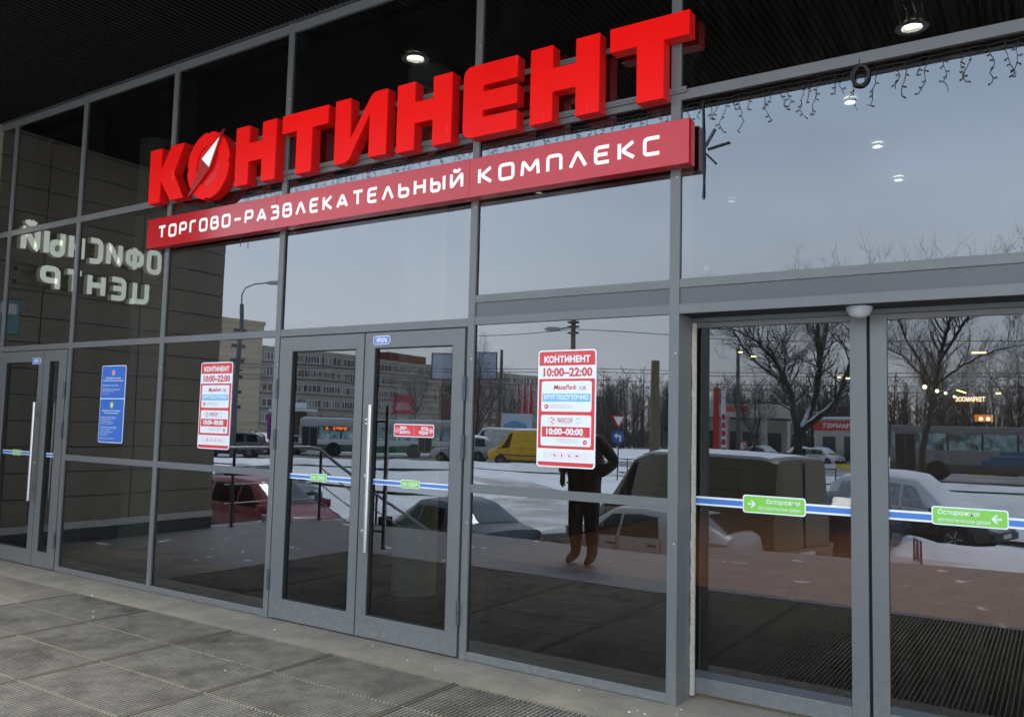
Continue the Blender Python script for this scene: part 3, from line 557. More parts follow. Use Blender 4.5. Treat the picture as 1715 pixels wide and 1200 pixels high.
# ------------------------------------------------------------------ ground: terrace, grating pit, snow field, road, car park
GZ = -1.42
def tile_mat(name, col, mortar, sx, sy, gap, rough=.7, var=.12, stain=None, rot=0, snowy=None):
    m = mat(name, col, rough); t = m.node_tree; n = t.nodes; l = t.links.new; b = n['Principled BSDF']
    g = n.new('ShaderNodeNewGeometry'); mp = n.new('ShaderNodeMapping'); mp.inputs['Rotation'].default_value = rot if isinstance(rot, tuple) else (0, 0, rot); l(g.outputs['Position'], mp.inputs[0])
    k = n.new('ShaderNodeTexBrick'); k.inputs['Scale'].default_value = 1; k.inputs['Brick Width'].default_value = sx; k.inputs['Row Height'].default_value = sy; k.inputs['Mortar Size'].default_value = gap; k.inputs['Mortar Smooth'].default_value = .3; k.offset = .5
    k.inputs['Color1'].default_value = tuple(c*(1-var) for c in col)+(1,); k.inputs['Color2'].default_value = tuple(c*(1+var) for c in col)+(1,); k.inputs['Mortar'].default_value = tuple(mortar)+(1,)
    l(mp.outputs[0], k.inputs['Vector']); src = k.outputs[0]
    z = n.new('ShaderNodeTexNoise'); z.inputs['Scale'].default_value = 3.5; z.inputs['Detail'].default_value = 9; z.inputs['Roughness'].default_value = .7; l(g.outputs['Position'], z.inputs['Vector'])
    r = n.new('ShaderNodeMapRange'); r.inputs[1].default_value = .3; r.inputs[2].default_value = .7; r.inputs[3].default_value = .72; r.inputs[4].default_value = 1.25; l(z.outputs['Fac'], r.inputs[0])
    x = n.new('ShaderNodeMix'); x.data_type = 'RGBA'; x.blend_type = 'MULTIPLY'; x.inputs[0].default_value = 1; l(src, x.inputs[6]); l(r.outputs[0], x.inputs[7]); src = x.outputs[2]
    for sc, cl, lo, hi in (stain or []):
        z = n.new('ShaderNodeTexNoise'); z.inputs['Scale'].default_value = sc; z.inputs['Detail'].default_value = 7; z.inputs['Roughness'].default_value = .62; l(g.outputs['Position'], z.inputs['Vector'])
        r = n.new('ShaderNodeMapRange'); r.inputs[1].default_value = lo; r.inputs[2].default_value = hi; l(z.outputs['Fac'], r.inputs[0])
        x = n.new('ShaderNodeMix'); x.data_type = 'RGBA'; x.inputs[7].default_value = tuple(cl)+(1,); l(r.outputs[0], x.inputs[0]); l(src, x.inputs[6]); src = x.outputs[2]
    l(src, b.inputs['Base Color'])
    u = n.new('ShaderNodeBump'); u.inputs['Strength'].default_value = .4; u.inputs['Distance'].default_value = .01; l(z.outputs['Fac'], u.inputs['Height']); l(u.outputs[0], b.inputs['Normal']); return m
STONE = tile_mat('worn_beige_stone', (.240, .204, .152), (.11, .095, .08), 2.6, .415, .002, .75, .06, [(2.2, (.17, .15, .13), .52, .72), (23, (.10, .09, .085), .66, .74), (13, (.5, .48, .45), .69, .74)])
STONE2 = tile_mat('trodden_dark_stone', (.165, .138, .105), (.07, .06, .05), 1.3, .415, .003, .8, .08, [(2.2, (.10, .085, .07), .5, .7), (9, (.34, .31, .27), .67, .73)])
PAVE = tile_mat('grey_paving', (.105, .099, .095), (.06, .057, .055), .6, .6, .006, .6, .08, [(1.6, (.09, .083, .082), .5, .75), (2.8, (.62, .63, .66), .625, .665)], .03)
CONC = mat('rough_concrete', (.28, .27, .25), .85, noise=(4, .2), stain=(1.5, (.16, .15, .14), .55, .75))
PIT = mat('grating_pit_dirt', (.11, .095, .075), .95, noise=(30, .35))
m = MB(); m.box(-10.14, 6, -.42, .30, -1.6, 0, STONE); m.box(-10.14, -7.262, -1.25, -.421, -1.6, -.0005, STONE2); m.box(-10.14, -7.262, -2.965, -1.2505, -1.6, -.0008, PAVE)
m.box(-7.26, 6, -2.964, -.4205, -1.6, -.055, PIT); struct(m, 'terrace_floor')
m = MB(); FG = frame((0, 0, 0), (1, 0, 0), (0, 1, 0), (0, 0, 1))
m.prism([(-10.14, -2.966), (-10.14, -3.16), (-10.40, -3.16), (-10.40, -4.60), (-9.95, -5.02), (-4.15, -5.26), (-3.92, -6.02), (6, -6.85), (6, -2.966)], FG, -1.6, -.001, PAVE, CONC); struct(m, 'terrace_paving')
m = MB()
for k in range(8): z = -.158*(k+1); m.box(-9.78, -7.3, -5.10-.31*(k+1), -5.10-.31*k, -1.5, z, PAVE)
struct(m, 'stone_steps')
# floor grating: panels of upright bars over the pit
GAL = mat('dirty_galvanised_steel', (.262, .228, .182), .8, 0., noise=(7, .25), spec=.15, stain=(1.7, (.115, .095, .074), .50, .70))
GALE = mat('bright_grating_edge', (.225, .19, .135), .85, 0., spec=.1, noise=(9, .2))
m = MB(); PW, PH = 1.026, .506
n = 35
for k in range(1, n): x = .003+k*(PW-.010)/n; m.box(x, x+.0048, .004, PH-.004, -.030, 0, GAL)
for k in range(1, 11): y = k*PH/11; m.box(.004, PW-.004, y-.0022, y+.0022, -.018, -.0095, GAL)
for x in (0, PW-.013): m.box(x, x+.013, .001, PH-.001, -.032, .0006, mat('dark_end_bar', (.115, .097, .075), .9, spec=.1))
m2 = MB()
for y in (.0, PH-.004):
    m2.box(0, PW, y, y+.004, -.032, -.006, GALE)
    for k in range(n): x = .006+k*(PW-.010)/n; m2.box(x, x+.012, y-.002, y+.006, -.006, .0015, GALE)
g0 = None; gi = 0
for r, y in enumerate([-.423-PH, -.931-PH, -1.440-PH, -1.949-PH, -2.457-PH]):
    for c in range(12):
        x = -7.252+c*1.0395; place = ['first', 'second', 'third', 'fourth', 'fifth'][r]
        lab = 'steel floor grating panel, row %s from the glass, %s' % (place, 'at the far left end' if c == 0 else 'in the middle of the mat' if c < 6 else 'toward the sliding door')
        lab = 'worn steel floor grating panel in the mat before the doors'
        if g0 is None:
            g0 = thing('floor_grating', lab, 'grating', (x, y, 0), 0, 'floor grating panels in front of the doors'); m.build('bearing_bars', g0); m2.build('edge_frame', g0)
        else: copy_thing(g0, (x, y, 0))
# snow field out to the horizon
SNOW = mat('trodden_snow', (.72, .735, .77), .9, noise=(.35, .08), bump=(1.4, 1.0), stain=(.55, (.50, .49, .48), .50, .76))
def gh(x, y):
    if y > -8.5 and x > -13: return GZ
    v = Vector((x*.16, y*.16, 0)); d = min(1, max(0, (-9-y)/6))
    return GZ+d*(.20*mnoise.noise(v)+.08*mnoise.noise(v*3.1))
m = MB(); rs = [0, 2, 4, 6, 8, 10, 12, 14, 16, 18, 20, 22, 24, 26, 28, 30, 33, 36, 40, 44, 50, 56, 64, 74, 90, 120, 170, 260, 420, 800, 1500]; na = 120; vs = []
for r in rs:
    for k in range(na): a = 2*PI*k/na; x, y = -4+r*math.cos(a), -5+r*math.sin(a); vs.append((x, y, gh(x, y) if r < 100 else GZ))
fs = [(i*na+k, i*na+(k+1) % na, (i+1)*na+(k+1) % na, (i+1)*na+k) for i in range(len(rs)-1) for k in range(na)]
m.add(vs, fs, SNOW); o = struct(m, 'snow_ground', 180)
def sheet(name, pts, z, mt, nseg=1):
    m = MB(); m.add([(x, y, z) for x, y in pts], [tuple(range(len(pts)))], mt); o = m.build(name)
    bm = bmesh.new(); bm.from_mesh(o.data); bmesh.ops.recalc_face_normals(bm, faces=bm.faces)
    for f in bm.faces:
        if f.normal.z < 0: f.normal_flip()
    bm.to_mesh(o.data); bm.free(); return tag(o, kind='structure')
def ribbon_sheet(name, line, wd, z, mt):
    m = MB(); vs = []
    for i, p in enumerate(line):
        a = Vector(line[max(i-1, 0)]); b = Vector(line[min(i+1, len(line)-1)]); d = (b-a).normalized(); nn = Vector((-d.y, d.x)); P = Vector(p)
        for s in (-1, 1): q = P+nn*(s*wd/2); vs.append((q.x, q.y, z))
    m.add(vs, [(2*i, 2*i+2, 2*i+3, 2*i+1)[::-1] for i in range(len(line)-1)], mt); return tag(m.build(name), kind='structure')
SLUSH = mat('brown_slush', (.36, .34, .32), .55, noise=(.5, .25, (1, 1, 1)), stain=(.45, (.68, .69, .72), .48, .66), bump=(2, .5))
ROADM = mat('wet_grey_road', (.15, .145, .14), .45, noise=(.3, .2), stain=(.25, (.42, .42, .43), .5, .72))
ROAD = [(-150, 20), (-100, -4), (-72, -22), (-54, -40), (-40, -49), (-22, -54), (0, -57), (60, -60), (160, -62)]
ribbon_sheet('road', ROAD, 17, GZ+.20, ROADM)
sheet('car_park', [(-19, -6.2), (-11.0, -5.6), (-4, -6.3), (9, -7.6), (9, -19), (-3, -20), (-9, -17), (-13, -22), (-22, -31), (-27, -31), (-17, -17)], GZ+.16, SLUSH)
KY = mat('kerb_yellow', (.72, .52, .04), .6); KB = mat('kerb_black', (.05, .05, .05), .6)
m = MB()
for k in range(60): x = -30+k*1.6; y = -66.6-.05*(x+30); m.box(x, x+1.58, y-.2, y, GZ, GZ+.45, KY if k % 3 == 0 else KB if k % 3 == 1 else SNOW)
struct(m, 'road_kerb')
# ------------------------------------------------------------------ office wing with its mirrored lettering
CLAD = mat('taupe_cladding', (.235, .185, .122), .5, noise=(1.2, .10), stain=(2.5, (.22, .175, .12), .5, .75))
ob = thing('office_building', 'taupe panelled office wing standing out beside the left end of the glass front', 'building', (-10.14, -1.5, 0))
def ox(mb, name, smooth=None): mb.v = [(x+10.14, y+1.5, z) for x, y, z in mb.v]; return mb.build(name, ob, smooth)
m = MB(); m.box(-30, -10.155, -3.085, 12, -1.3, 14, mat('joint_dark', (.04, .037, .032), .8)); ox(m, 'wall')
m = MB(); z = .25; ys = [-3.10, -1.822, -.544, .3]
while z < 13.5:
    for a, b in zip(ys, ys[1:]): m.box(-10.158, -10.14, a+.006, b-.006, z+.006, z+.299, CLAD)
    for k in range(15): m.box(-10.14-1.28*(k+1)+.006, -10.14-1.28*k-.006-(.0 if k else .02), -3.10, -3.083, z+.006, z+.299, CLAD)
    z += .305
ox(m, 'cladding')
m = MB(); m.box(-30, -10.135, -3.105, .3, .165, .25, mat('pale_base_band', (.55, .54, .5), .6, noise=(4, .1))); ox(m, 'base_band')
m = MB(); m.box(-30, -10.145, -3.095, .3, -1.3, .165, mat('dark_plinth', (.03, .03, .032), .4)); ox(m, 'plinth')
m = MB(); m.box(-30.2, -10.1, -3.15, 12.2, 14, 14.3, CLAD); ox(m, 'roof_coping')
t = thing('office_sign', 'lit white ОФИСНЫЙ ЦЕНТР letters on the taupe wall', 'sign', (-10.14, -1.1, 3.0))
FW = frame((-10.14, 0, 0), (0, 1, 0), (0, 0, 1), (1, 0, 0))
def osign(s, u0, u1, v, h, name):
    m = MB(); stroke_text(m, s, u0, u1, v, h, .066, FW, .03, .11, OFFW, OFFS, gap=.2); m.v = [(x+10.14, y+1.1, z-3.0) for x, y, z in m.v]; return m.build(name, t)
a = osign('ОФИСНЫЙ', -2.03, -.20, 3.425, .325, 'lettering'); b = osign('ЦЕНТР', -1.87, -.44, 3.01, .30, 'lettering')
m = MB()
for v in (3.50, 3.68, 3.08, 3.24): m.box(.002, .03, -.95, .88, v-3.0-.02, v-3.0+.02, CLAD)
m.build('mounting_rail', t)
t = thing('wall_notice', 'small teal notice framed on the taupe wall near the glass', 'notice', (-10.138, -.16, 2.45)); m = MB(); m.box(0, .02, -.14, .14, 0, .42, mat('teal_frame', (.05, .16, .17), .4), .004); m.build('frame', t)
m = MB(); m.box(.021, .024, -.12, .12, .02, .40, mat('teal_print', (.12, .32, .34), .4)); m.box(.025, .027, -.09, .09, .24, .36, PWHT); m.build('print_panel', t)
# ------------------------------------------------------------------ railing at the head of the steps
RAIL = mat('dull_steel_rail', (.30, .29, .275), .4, .6); POST = mat('dark_rail_post', (.06, .055, .05), .5)
rl = thing('stair_railing', 'grey metal railing that runs level then slopes down beside the steps', 'railing', (-9.9, -4, 0))
X = -9.9
lv = lambda z: [(X-.24, -3.30, z), (X-.04, -4.70, z), (X, -4.85, z-.02)]
def sl(z): return lv(z)+[(X+.02, -5.25, z-.27), (X+.03, -6.2, z-.80), (X+.04, -7.75, z-1.60)]
for z, r in ((1.13, .026), (.86, .010), (.60, .010), (.33, .010)):
    m = MB(); m.tube([(x+9.9, y+4, zz) for x, y, zz in sl(z)], r, RAIL, 10); m.build('handrail' if r > .02 else 'rail_rod', rl, 50)
for x, y, z0, z1 in ((-.21, -3.42, 0, 1.11), (-.08, -4.38, 0, 1.11), (.0, -4.9, 0, 1.08), (.03, -6.2, -.62, .33), (.04, -7.6, -1.25, -.42)):
    m = MB(); m.tube([(x, y+4, z0), (x, y+4, z1)], .021, POST, 10); m.lathe([(.0, .012), (.05, .012), (.055, 0)], (x, y+4, z0), (0, 0, 1), POST, 14); m.build('rail_post', rl, 50)
t = thing('paper_cup', 'white paper cup standing on the terrace edge by the railing', 'cup', (-10.16, -4.05, 0)); m = MB(); m.lathe([(0, .004), (.028, .0), (.041, .105), (.044, .108), (.041, .112), (.038, .105), (.026, .012), (0, .012)], (0, 0, 0), (0, 0, 1), mat('cup_paper', (.75, .73, .7), .6), 20); m.build('cup_wall', t, 40)
m = MB(); m.lathe([(.0312, .025), (.0405, .09), (.0400, .09), (.031, .025)], (0, 0, 0), (0, 0, 1), mat('cup_band', (.5, .42, .36), .6), 20); m.build('sleeve', t, 40)
# ------------------------------------------------------------------ the hall behind the glass
FLR = tile_mat('terracotta_floor', (.40, .165, .062), (.2, .09, .045), .45, .45, .006, .35, .08)
INW = mat('dark_hall_wall', (.035, .032, .03), .7); INC = mat('dark_hall_ceiling', (.02, .02, .02), .8)
m = MB(); m.box(-6.1, 6, .301, 14, -.1, -.002, FLR); m.box(-10.14, -6.101, .301, 14, -.1, -.002, mat('dark_stone_floor', (.03, .028, .027), .35)); struct(m, 'hall_floor')
MATM = mat('entrance_mat', (.008, .008, .008), .95, noise=(8, .3), spec=.1); MATS_ = mat('mat_strip', (.014, .014, .014), .8, spec=.2)
t = thing('entrance_mat', 'black ribbed entrance mat inside the glass doors', 'mat', (-3, .4, 0)); m = MB(); m.box(-7.1, 4.5, -.08, 3.15, -.001, .006, MATM); m.build('rubber_base', t)
m = MB()
for k in range(230): x = -7.1+k*.05; m.box(x, x+.006, -.06, 3.12, .0062, .009, MATS_)
m.build('ribs', t)
m = MB(); m.box(-10.14, 6, 13.5, 13.8, -.1, 4.9, INW); m.box(6, 6.2, .1, 13.5, -.1, 4.9, INW); struct(m, 'hall_wall')
m = MB(); m.box(-6.05, -5.9, 3.4, 13.49, 0, 4.6, INW); struct(m, 'hall_wall_partition')
m = MB(); m.box(-10.13, 6, .25, 13.5, 4.66, 4.78, INC); struct(m, 'hall_ceiling')
COL = mat('pale_column', (.42, .43, .37), .6, noise=(2, .08))
for x, y, lab in ((-8.55, .95, 'pale round column behind the far left panes'), (-4.62, .98, 'pale round column behind the double door')):
    t = thing('column', lab, 'column', (x, y, 0)); m = MB(); m.lathe([(.19, 0), (.19, 4.66)], (0, 0, 0), (0, 0, 1), COL, 28); m.build('shaft', t, 40)
    m = MB(); m.lathe([(.192, .0), (.205, .0), (.205, .12), (.192, .13)], (0, 0, 0), (0, 0, 1), ALUD, 28); m.build('foot_ring', t, 40)
DIM = mat('lit_lamp_dim', (1, 1, 1), .5, emit=(1, .85, .6, 9))
names = ('upper right of the three over the sliding door', 'middle one of the three over the sliding door', 'lowest of the three over the sliding door')
for k, (x, y) in enumerate(((-1.59, 3.43), (-1.60, 4.85), (-1.60, 6.24))): downlight('hall_downlight', 'lit hall downlight, '+names[k], x, y, 4.620, .068, LAMP, 'hall ceiling downlights')
for x, y, lb in ((-3.67, 6.25, 'faint hall downlight between the red board end and the sliding door'), (-5.67, 10.75, 'faint hall downlight just above the sliding door header'), (-5.74, 4.66, 'small hall downlight just under the red board')): downlight('hall_downlight', lb, x, y, 4.625, .06, DIM, 'hall ceiling downlights')
def glow(x, y, z, e, size, col): 
    l = bpy.data.lights.new('hall_fill_light', 'AREA'); l.energy = e; l.size = size; l.color = col; o = bpy.data.objects.new('hall_fill_light', l); C.objects.link(o); o.location = (x, y, z)
for x, y, e_ in ((-1.6, 4.85, 26), (-1.6, 7.6, 20), (-4.4, 5.6, 12), (1.2, 6, 26)): glow(x, y, 4.60, e_, .5, (1, .78, .5))  # area lights added to brighten the floor; the small lamps alone are too weak
m = MB(); F9 = frame((0, 9, 0), (1, 0, 0), (0, 0, 1), (0, -1, 0)); txt(m, 'ЗООМАРКЕТ', -1.105, 2.045, .062, F9, .03, mat('lit_shop_letters', (1, .8, .6), .5, emit=(1, .72, .48, 2.5)), 'CENTER', .37, .02)
tag(m.build('shop_lettering'), 'glowing orange ЗООМАРКЕТ lettering deep in the hall', 'sign')
t = thing('pet_shop', 'dark hall shop front with a lit orange display under the glowing lettering', 'shop', (-1, 9.05, 0)); m = MB(); m.box(-1.6, 2.2, .0, .12, 0, 2.7, INW); m.build('front_panel', t)
m = MB(); m.box(-.06, .17, -.03, -.001, 1.76, 1.86, mat('lit_orange_display', (1, .35, .1), .5, emit=(1, .30, .05, .35)), .01)
for x in (.0, .09): m.lathe([(0, .012), (.02, .01), (.028, 0)], (x+.02, -.032, 1.80), (0, -1, 0), mat('lit_pale_disc', (1, .95, .7), .5, emit=(.9, 1, .6, 1.6)), 12)
m.build('display', t)
for k, (x, z) in enumerate(((-1.68, 2.25), (-1.52, 2.19), (-1.41, 2.16), (-1.30, 2.11))):
    t = thing('globe_lamp', '%s lit yellow globe lamp in the row beside the shop lettering' % ('first', 'second', 'third', 'fourth')[k], 'lamp', (x, 8.9, z), 0, 'globe lamps in the hall')
    m = MB(); r = .028-.004*k; m.lathe([(0, -r)]+[(r*math.cos(a), r*math.sin(a)) for a in (-1, -.5, 0, .5, 1)]+[(0, r)], (0, 0, 0), (0, 0, 1), mat('lit_globe', (1, .95, .6), .5, emit=(1, .93, .55, 7)), 12); m.build('globe', t, 60)
    m = MB(); m.tube([(0, 0, r), (0, 0, .35)], .004, DARK, 5); m.build('stem', t)
for k, (x, z, w_, a) in enumerate(((-.95, 2.05, .10, -20), (-.59, 2.03, .05, 0), (-.77, 2.48, .14, 0), (-3.46, 2.56, .05, 0), (-3.29, 2.50, .06, -4), (-2.15, 2.21, .05, 0), (-2.25, 2.225, .035, 0))):
    t = thing('strip_lamp', 'thin yellow strip lamp in the hall, ' + ('slanting above the shop lettering', 'right of the shop lettering', 'high behind the right sliding leaf', 'highest behind the left sliding leaf', 'second highest behind the left sliding leaf', 'near the middle stile of the sliding door', 'shortest one beside the middle stile')[k], 'lamp', (x, 6, z), 0, 'strip lamps in the hall')
    m = MB(); c, s = math.cos(math.radians(a)), math.sin(math.radians(a)); m.tube([(-w_/2*c, 0, -w_/2*s), (w_/2*c, 0, w_/2*s)], .007, LAMPW, 8); m.build('tube', t); m = MB(); m.tube([(-w_/2*c, .01, .012-w_/2*s), (w_/2*c, .01, .012+w_/2*s)], .009, DARK, 6); m.build('housing', t)
m = MB(); FY = frame((0, 6, 0), (1, 0, 0), (0, 0, 1), (0, -1, 0)); YL = mat('lit_yellow_letters', (1, .9, .3), .5, emit=(1, .88, .25, 1.6))
txt(m, 'ДЕТСКИЙ', -3.72, 2.955, .045, FY, .0, YL, 'CENTER', .26, .02); m.prism([(-3.99, 2.955), (-3.93, 2.955), (-3.93, 3.01), (-3.99, 3.01)], FY, 0, .01, YL)
# the children's shop letters belong to one lit sign
tag(m.build('yellow_shop_lettering'), 'lit yellow shop letters at the top left of the sliding door glass', 'sign')
# ------------------------------------------------------------------ vehicles
TYRE = mat('tyre_rubber', (.02, .02, .02), .85); RIM = mat('alloy_rim', (.32, .32, .33), .4, .7); BLKP = mat('black_trim', (.018, .018, .02), .5)
HEAD = mat('headlight_lens', (.55, .57, .58), .12); TAIL = mat('tail_light_lens', (.38, .012, .012), .2); PLATE = mat('licence_plate', (.68, .68, .66), .4)
CSNOW = mat('car_snow', (.76, .78, .82), .9, bump=(6, .6)); DIRT = mat('road_dirt_grey', (.16, .145, .125), .8)
def paint(name, col, dirt=.5): return mat(name, col, .28, 0., stain=(2.2, tuple(c*.45+.07 for c in col), .48, .75), spec=.6)
class Car:
    """body lofted from stations (x, z_low, z_belt, z_top, half width at belt, half width at top); x forward"""
    def __init__(s, st): s.st = sorted(st)
    def at(s, x):
        a = s.st
        for p, q in zip(a, a[1:]):
            if p[0] <= x <= q[0]:
                t = (x-p[0])/max(1e-6, q[0]-p[0]); return [p[i]+(q[i]-p[i])*t for i in range(6)]
        return list(a[0] if x < a[0][0] else a[-1])
    def sec(s, q):
        x, zl, zb, zt, wb, wt = q; h = zb-zl; r = min(.07, (zt-zb)*.35)
        return [(0, zl), (wb*.86, zl), (wb*.97, zl+.28*h), (wb, zl+.70*h), (wb*.965, zb), (wt, zt-r), (wt*.86, zt), (wt*.45, zt+.018), (0, zt+.024)]
    def body(s, m, mt):
        vs = []; n = 16; xs = []
        for p, q in zip(s.st, s.st[1:]):
            k = max(1, int((q[0]-p[0])/.22)); xs += [p[0]+(q[0]-p[0])*i/k for i in range(k)]
        xs.append(s.st[-1][0])
        for x in xs:
            h = s.sec(s.at(x)); L_ = [(x, y, z) for y, z in h]+[(x, -y, z) for y, z in h[-2:0:-1]]; vs += L_
        n = len(L_); fs = [(i*n+j, i*n+(j+1) % n, (i+1)*n+(j+1) % n, (i+1)*n+j) for i in range(len(xs)-1) for j in range(n)]
        fs += [tuple(range(n)), tuple(range((len(xs)-1)*n, len(xs)*n))]; m.add(vs, fs, mt)
    def side(s, x, u, sg, off=.008):
        h = s.sec(s.at(x)); a, b = h[4], h[5]; y = a[0]+(b[0]-a[0])*u; z = a[1]+(b[1]-a[1])*u; return (x, sg*(y+off), z)
    def win(s, m, b0, b1, t0, t1, sg, mt, u0=.06, u1=.94, off=.008):
        k = 4; vs = []
        for i in range(k+1):
            f = i/k
            for u in (u0, (u0+u1)/2, u1): g = (u-u0)/(u1-u0); vs.append(s.side((b0+(b1-b0)*f)*(1-g)+(t0+(t1-t0)*f)*g, u, sg, off))
        m.add(vs, [(3*i+j, 3*i+3+j, 3*i+4+j, 3*i+1+j) if sg < 0 else (3*i+j, 3*i+1+j, 3*i+4+j, 3*i+3+j) for i in range(k) for j in range(2)], mt)
    def screen(s, m, x0, x1, mt, e=.07, w0=.9, w1=.86, off=.01):
        """windscreen or rear window between stations x0 (low) and x1 (high)"""
        vs = []; nx, ny = 4, 8
        for i in range(nx+1):
            f = e+(1-2*e)*i/nx; x = x0+(x1-x0)*f; q = s.at(x); wt = q[5]*(w0+(w1-w0)*f)
            for j in range(ny+1):
                v = -1+2*j/ny; z = q[3]+.024-(.03*v*v); dx = .02 if x0 > x1 else -.02; vs.append((x+dx*.5+(off if x0 > x1 else -off), wt*v, z+off))
        m.add(vs, [(i*(ny+1)+j, i*(ny+1)+j+1, (i+1)*(ny+1)+j+1, (i+1)*(ny+1)+j) for i in range(nx) for j in range(ny)], mt)
def wheel(root, x, y, r, wd=.2):
    sg = 1 if y > 0 else -1
    m = MB(); m.lathe([(r*.62, -wd/2), (r*.93, -wd/2), (r, -wd*.3), (r, wd*.3), (r*.93, wd/2), (r*.64, wd/2), (r*.60, wd*.30)], (x, y, r), (0, sg, 0), TYRE, 22); o = m.build('wheel', root, 40)
    m = MB(); m.lathe([(r*.63, wd*.42), (r*.56, wd*.30), (r*.2, wd*.34), (0, wd*.36)], (x, y, r), (0, sg, 0), RIM, 20)
    for k in range(5):
        a = 2*PI*k/5; m.tube([(x+.1*r*math.cos(a), y+sg*wd*.36, r+.1*r*math.sin(a)), (x+.58*r*math.cos(a), y+sg*wd*.40, r+.58*r*math.sin(a))], r*.07, RIM, 5)
    m.build('rim', o, 40)
def make_car(name, label, cat, x, y, fx, fy, st, pm, wins, screens, wx, wr=.315, snow=None, lights=(.62, .66), plate=True, group='cars parked in front of the terrace', rails=False, z=GZ, glass=GLASSC, mirror=None, half_extra=None):
    rt = thing(name, label, cat, (x, y, z), math.atan2(fy, fx), group); c = Car(st); xf, xr = c.st[-1][0], c.st[0][0]
    m = MB(); c.body(m, pm); bo = m.build('body', rt, 32)
    hw = max(q[4] for q in st)
    m = MB()
    for sg in (-1, 1):
        for X_ in wx: m.lathe([(0, .012), (wr*1.10, .012), (wr*1.16, .0)], (X_, sg*(hw-.012), wr), (0, sg, 0), BLKP, 22)
    zl = c.at(0)[1]; m.box(wx[0]+wr, wx[1]-wr, -hw-.006, hw+.006, zl-.02, zl+.10, BLKP, .02); m.build('sill', rt)
    for sg in (-1, 1):
        for X_ in wx: wheel(rt, X_, sg*(hw-.075), wr)
        for b0, b1, t0, t1 in wins: m = MB(); c.win(m, b0, b1, t0, t1, sg, GLASSC if glass is GLASSC else glass); m.build('side_window', rt)
    for x0, x1 in screens: m = MB(); c.screen(m, x0, x1, glass); m.build('windscreen' if x0 > x1 else 'rear_window', rt, 60)
    # dark cabin behind the glass
    for sg in (-1, 1):
        q = c.at(xf-.12); m = MB(); m.box(xf-.20, xf-.02, sg*q[4]*.62-.15, sg*q[4]*.62+.15, lights[0]-.07, lights[0]+.08, HEAD, .03); m.build('headlight', rt, 40)
        q = c.at(xr+.12); m = MB(); m.box(xr+.01, xr+.16, sg*q[4]*.80-.10, sg*q[4]*.80+.13, lights[1]-.10, lights[1]+.14, TAIL, .03); m.build('tail_light', rt, 40)
        X_ = mirror if mirror is not None else (screens[0][0]-.12 if screens else xf-1.2); q = c.at(X_); m = MB(); m.box(X_-.05, X_+.06, sg*(hw-.02), sg*(hw+.0)+sg*.19, q[2]+.0, q[2]+.14, pm, .03); m.build('wing_mirror', rt, 40)
        if wins:
            dx = (wins[0][0]+wins[0][1])/2
            for b0, b1, t0, t1 in wins[:2]: m = MB(); p = c.side(min(b0, b1)+.12, -.0, sg, .012); m.box(p[0]-.09, p[0]+.09, min(p[1], p[1]+sg*.02), max(p[1], p[1]+sg*.02), p[2]-.13, p[2]-.10, pm if False else BLKP, .006); m.build('door_handle', rt)
    m = MB(); q = c.at(xf-.1); m.box(xf-.10, xf+.05, -q[4]*.95, q[4]*.95, q[1]-.0, q[1]+.20, BLKP, .04); m.build('front_bumper', rt, 40)
    m = MB(); m.box(xf-.02, xf+.025, -q[4]*.45, q[4]*.45, lights[0]-.10, lights[0]+.02, BLKP, .02); m.build('grille', rt, 40)
    m = MB(); q = c.at(xr+.1); m.box(xr-.06, xr+.10, -q[4]*.96, q[4]*.96, q[1]-.0, q[1]+.22, pm, .05); m.build('rear_bumper', rt, 40)
    if plate:
        for X_ in (xf+.052, xr-.072): m = MB(); m.box(X_-.006, X_+.006, -.26, .26, .42, .53, PLATE, .004); m.build('licence_plate', rt)
    xs_ = sorted({round(q, 2) for w_ in wins[:2] for q in (max(w_[:2])+.06, min(w_[:2])-.05)})
    for sg in (-1, 1):
        for X_ in xs_: h = c.sec(c.at(X_)); m = MB(); m.tube([(X_, sg*(y_+.002), z_) for y_, z_ in h[1:5]], .007, BLKP, 4); m.build('door_seam', rt)
    if cat == 'van':
        for sg in (-1, 1):
            for b0, b1, u0, u1 in ((-2.55, .95, .02, .035), (-2.55, 1.0, .42, .435), (-2.5, .9, .80, .812)): m = MB(); c.win(m, b0, b1, b0, b1, sg, BLKP, u0, u1, .004); m.build('side_groove', rt)
            m = MB(); m.tube([(X_, sg*(c.at(X_)[4]*1.0+.006), .78) for X_ in (-2.5, -1, 0, 1, 1.9)], .035, BLKP, 6); m.build('side_moulding', rt)
            m = MB(); m.box(-2.765, -2.752, sg*.02-.008, sg*.02+.008, .6, 2.35, BLKP); m.build('rear_door_seam', rt)
    if snow:
        x0, x1, th = snow; m = MB(); vs = []; nx, ny = 14, 10
        for i in range(nx+1):
            X_ = x0+(x1-x0)*i/nx; q = c.at(X_); ex = min(1, 4*min(i, nx-i)/nx)
            for j in range(ny+1):
                v = -1+2*j/ny; ey = (1-v**4); b = .03+th*ex*ey*(.8+.4*mnoise.noise(Vector((X_*1.3, v*1.5, x)))); vs.append((X_, q[5]*.97*v, q[3]+.024-.05*v*v+b))
        k = ny+1; b0 = len(vs); vs += [(p[0], p[1], p[2]-.10-th) for p in vs]
        fs = [(i*k+j, i*k+j+1, (i+1)*k+j+1, (i+1)*k+j) for i in range(nx) for j in range(ny)]
        ed = [j for j in range(k)]+[i*k+k-1 for i in range(1, nx+1)]+[nx*k+j for j in range(k-2, -1, -1)]+[i*k for i in range(nx-1, 0, -1)]
        fs += [(ed[i], ed[(i+1) % len(ed)], ed[(i+1) % len(ed)]+b0, ed[i]+b0) for i in range(len(ed))]
        m.add(vs, fs, CSNOW); m.build('roof_snow', rt, 70)
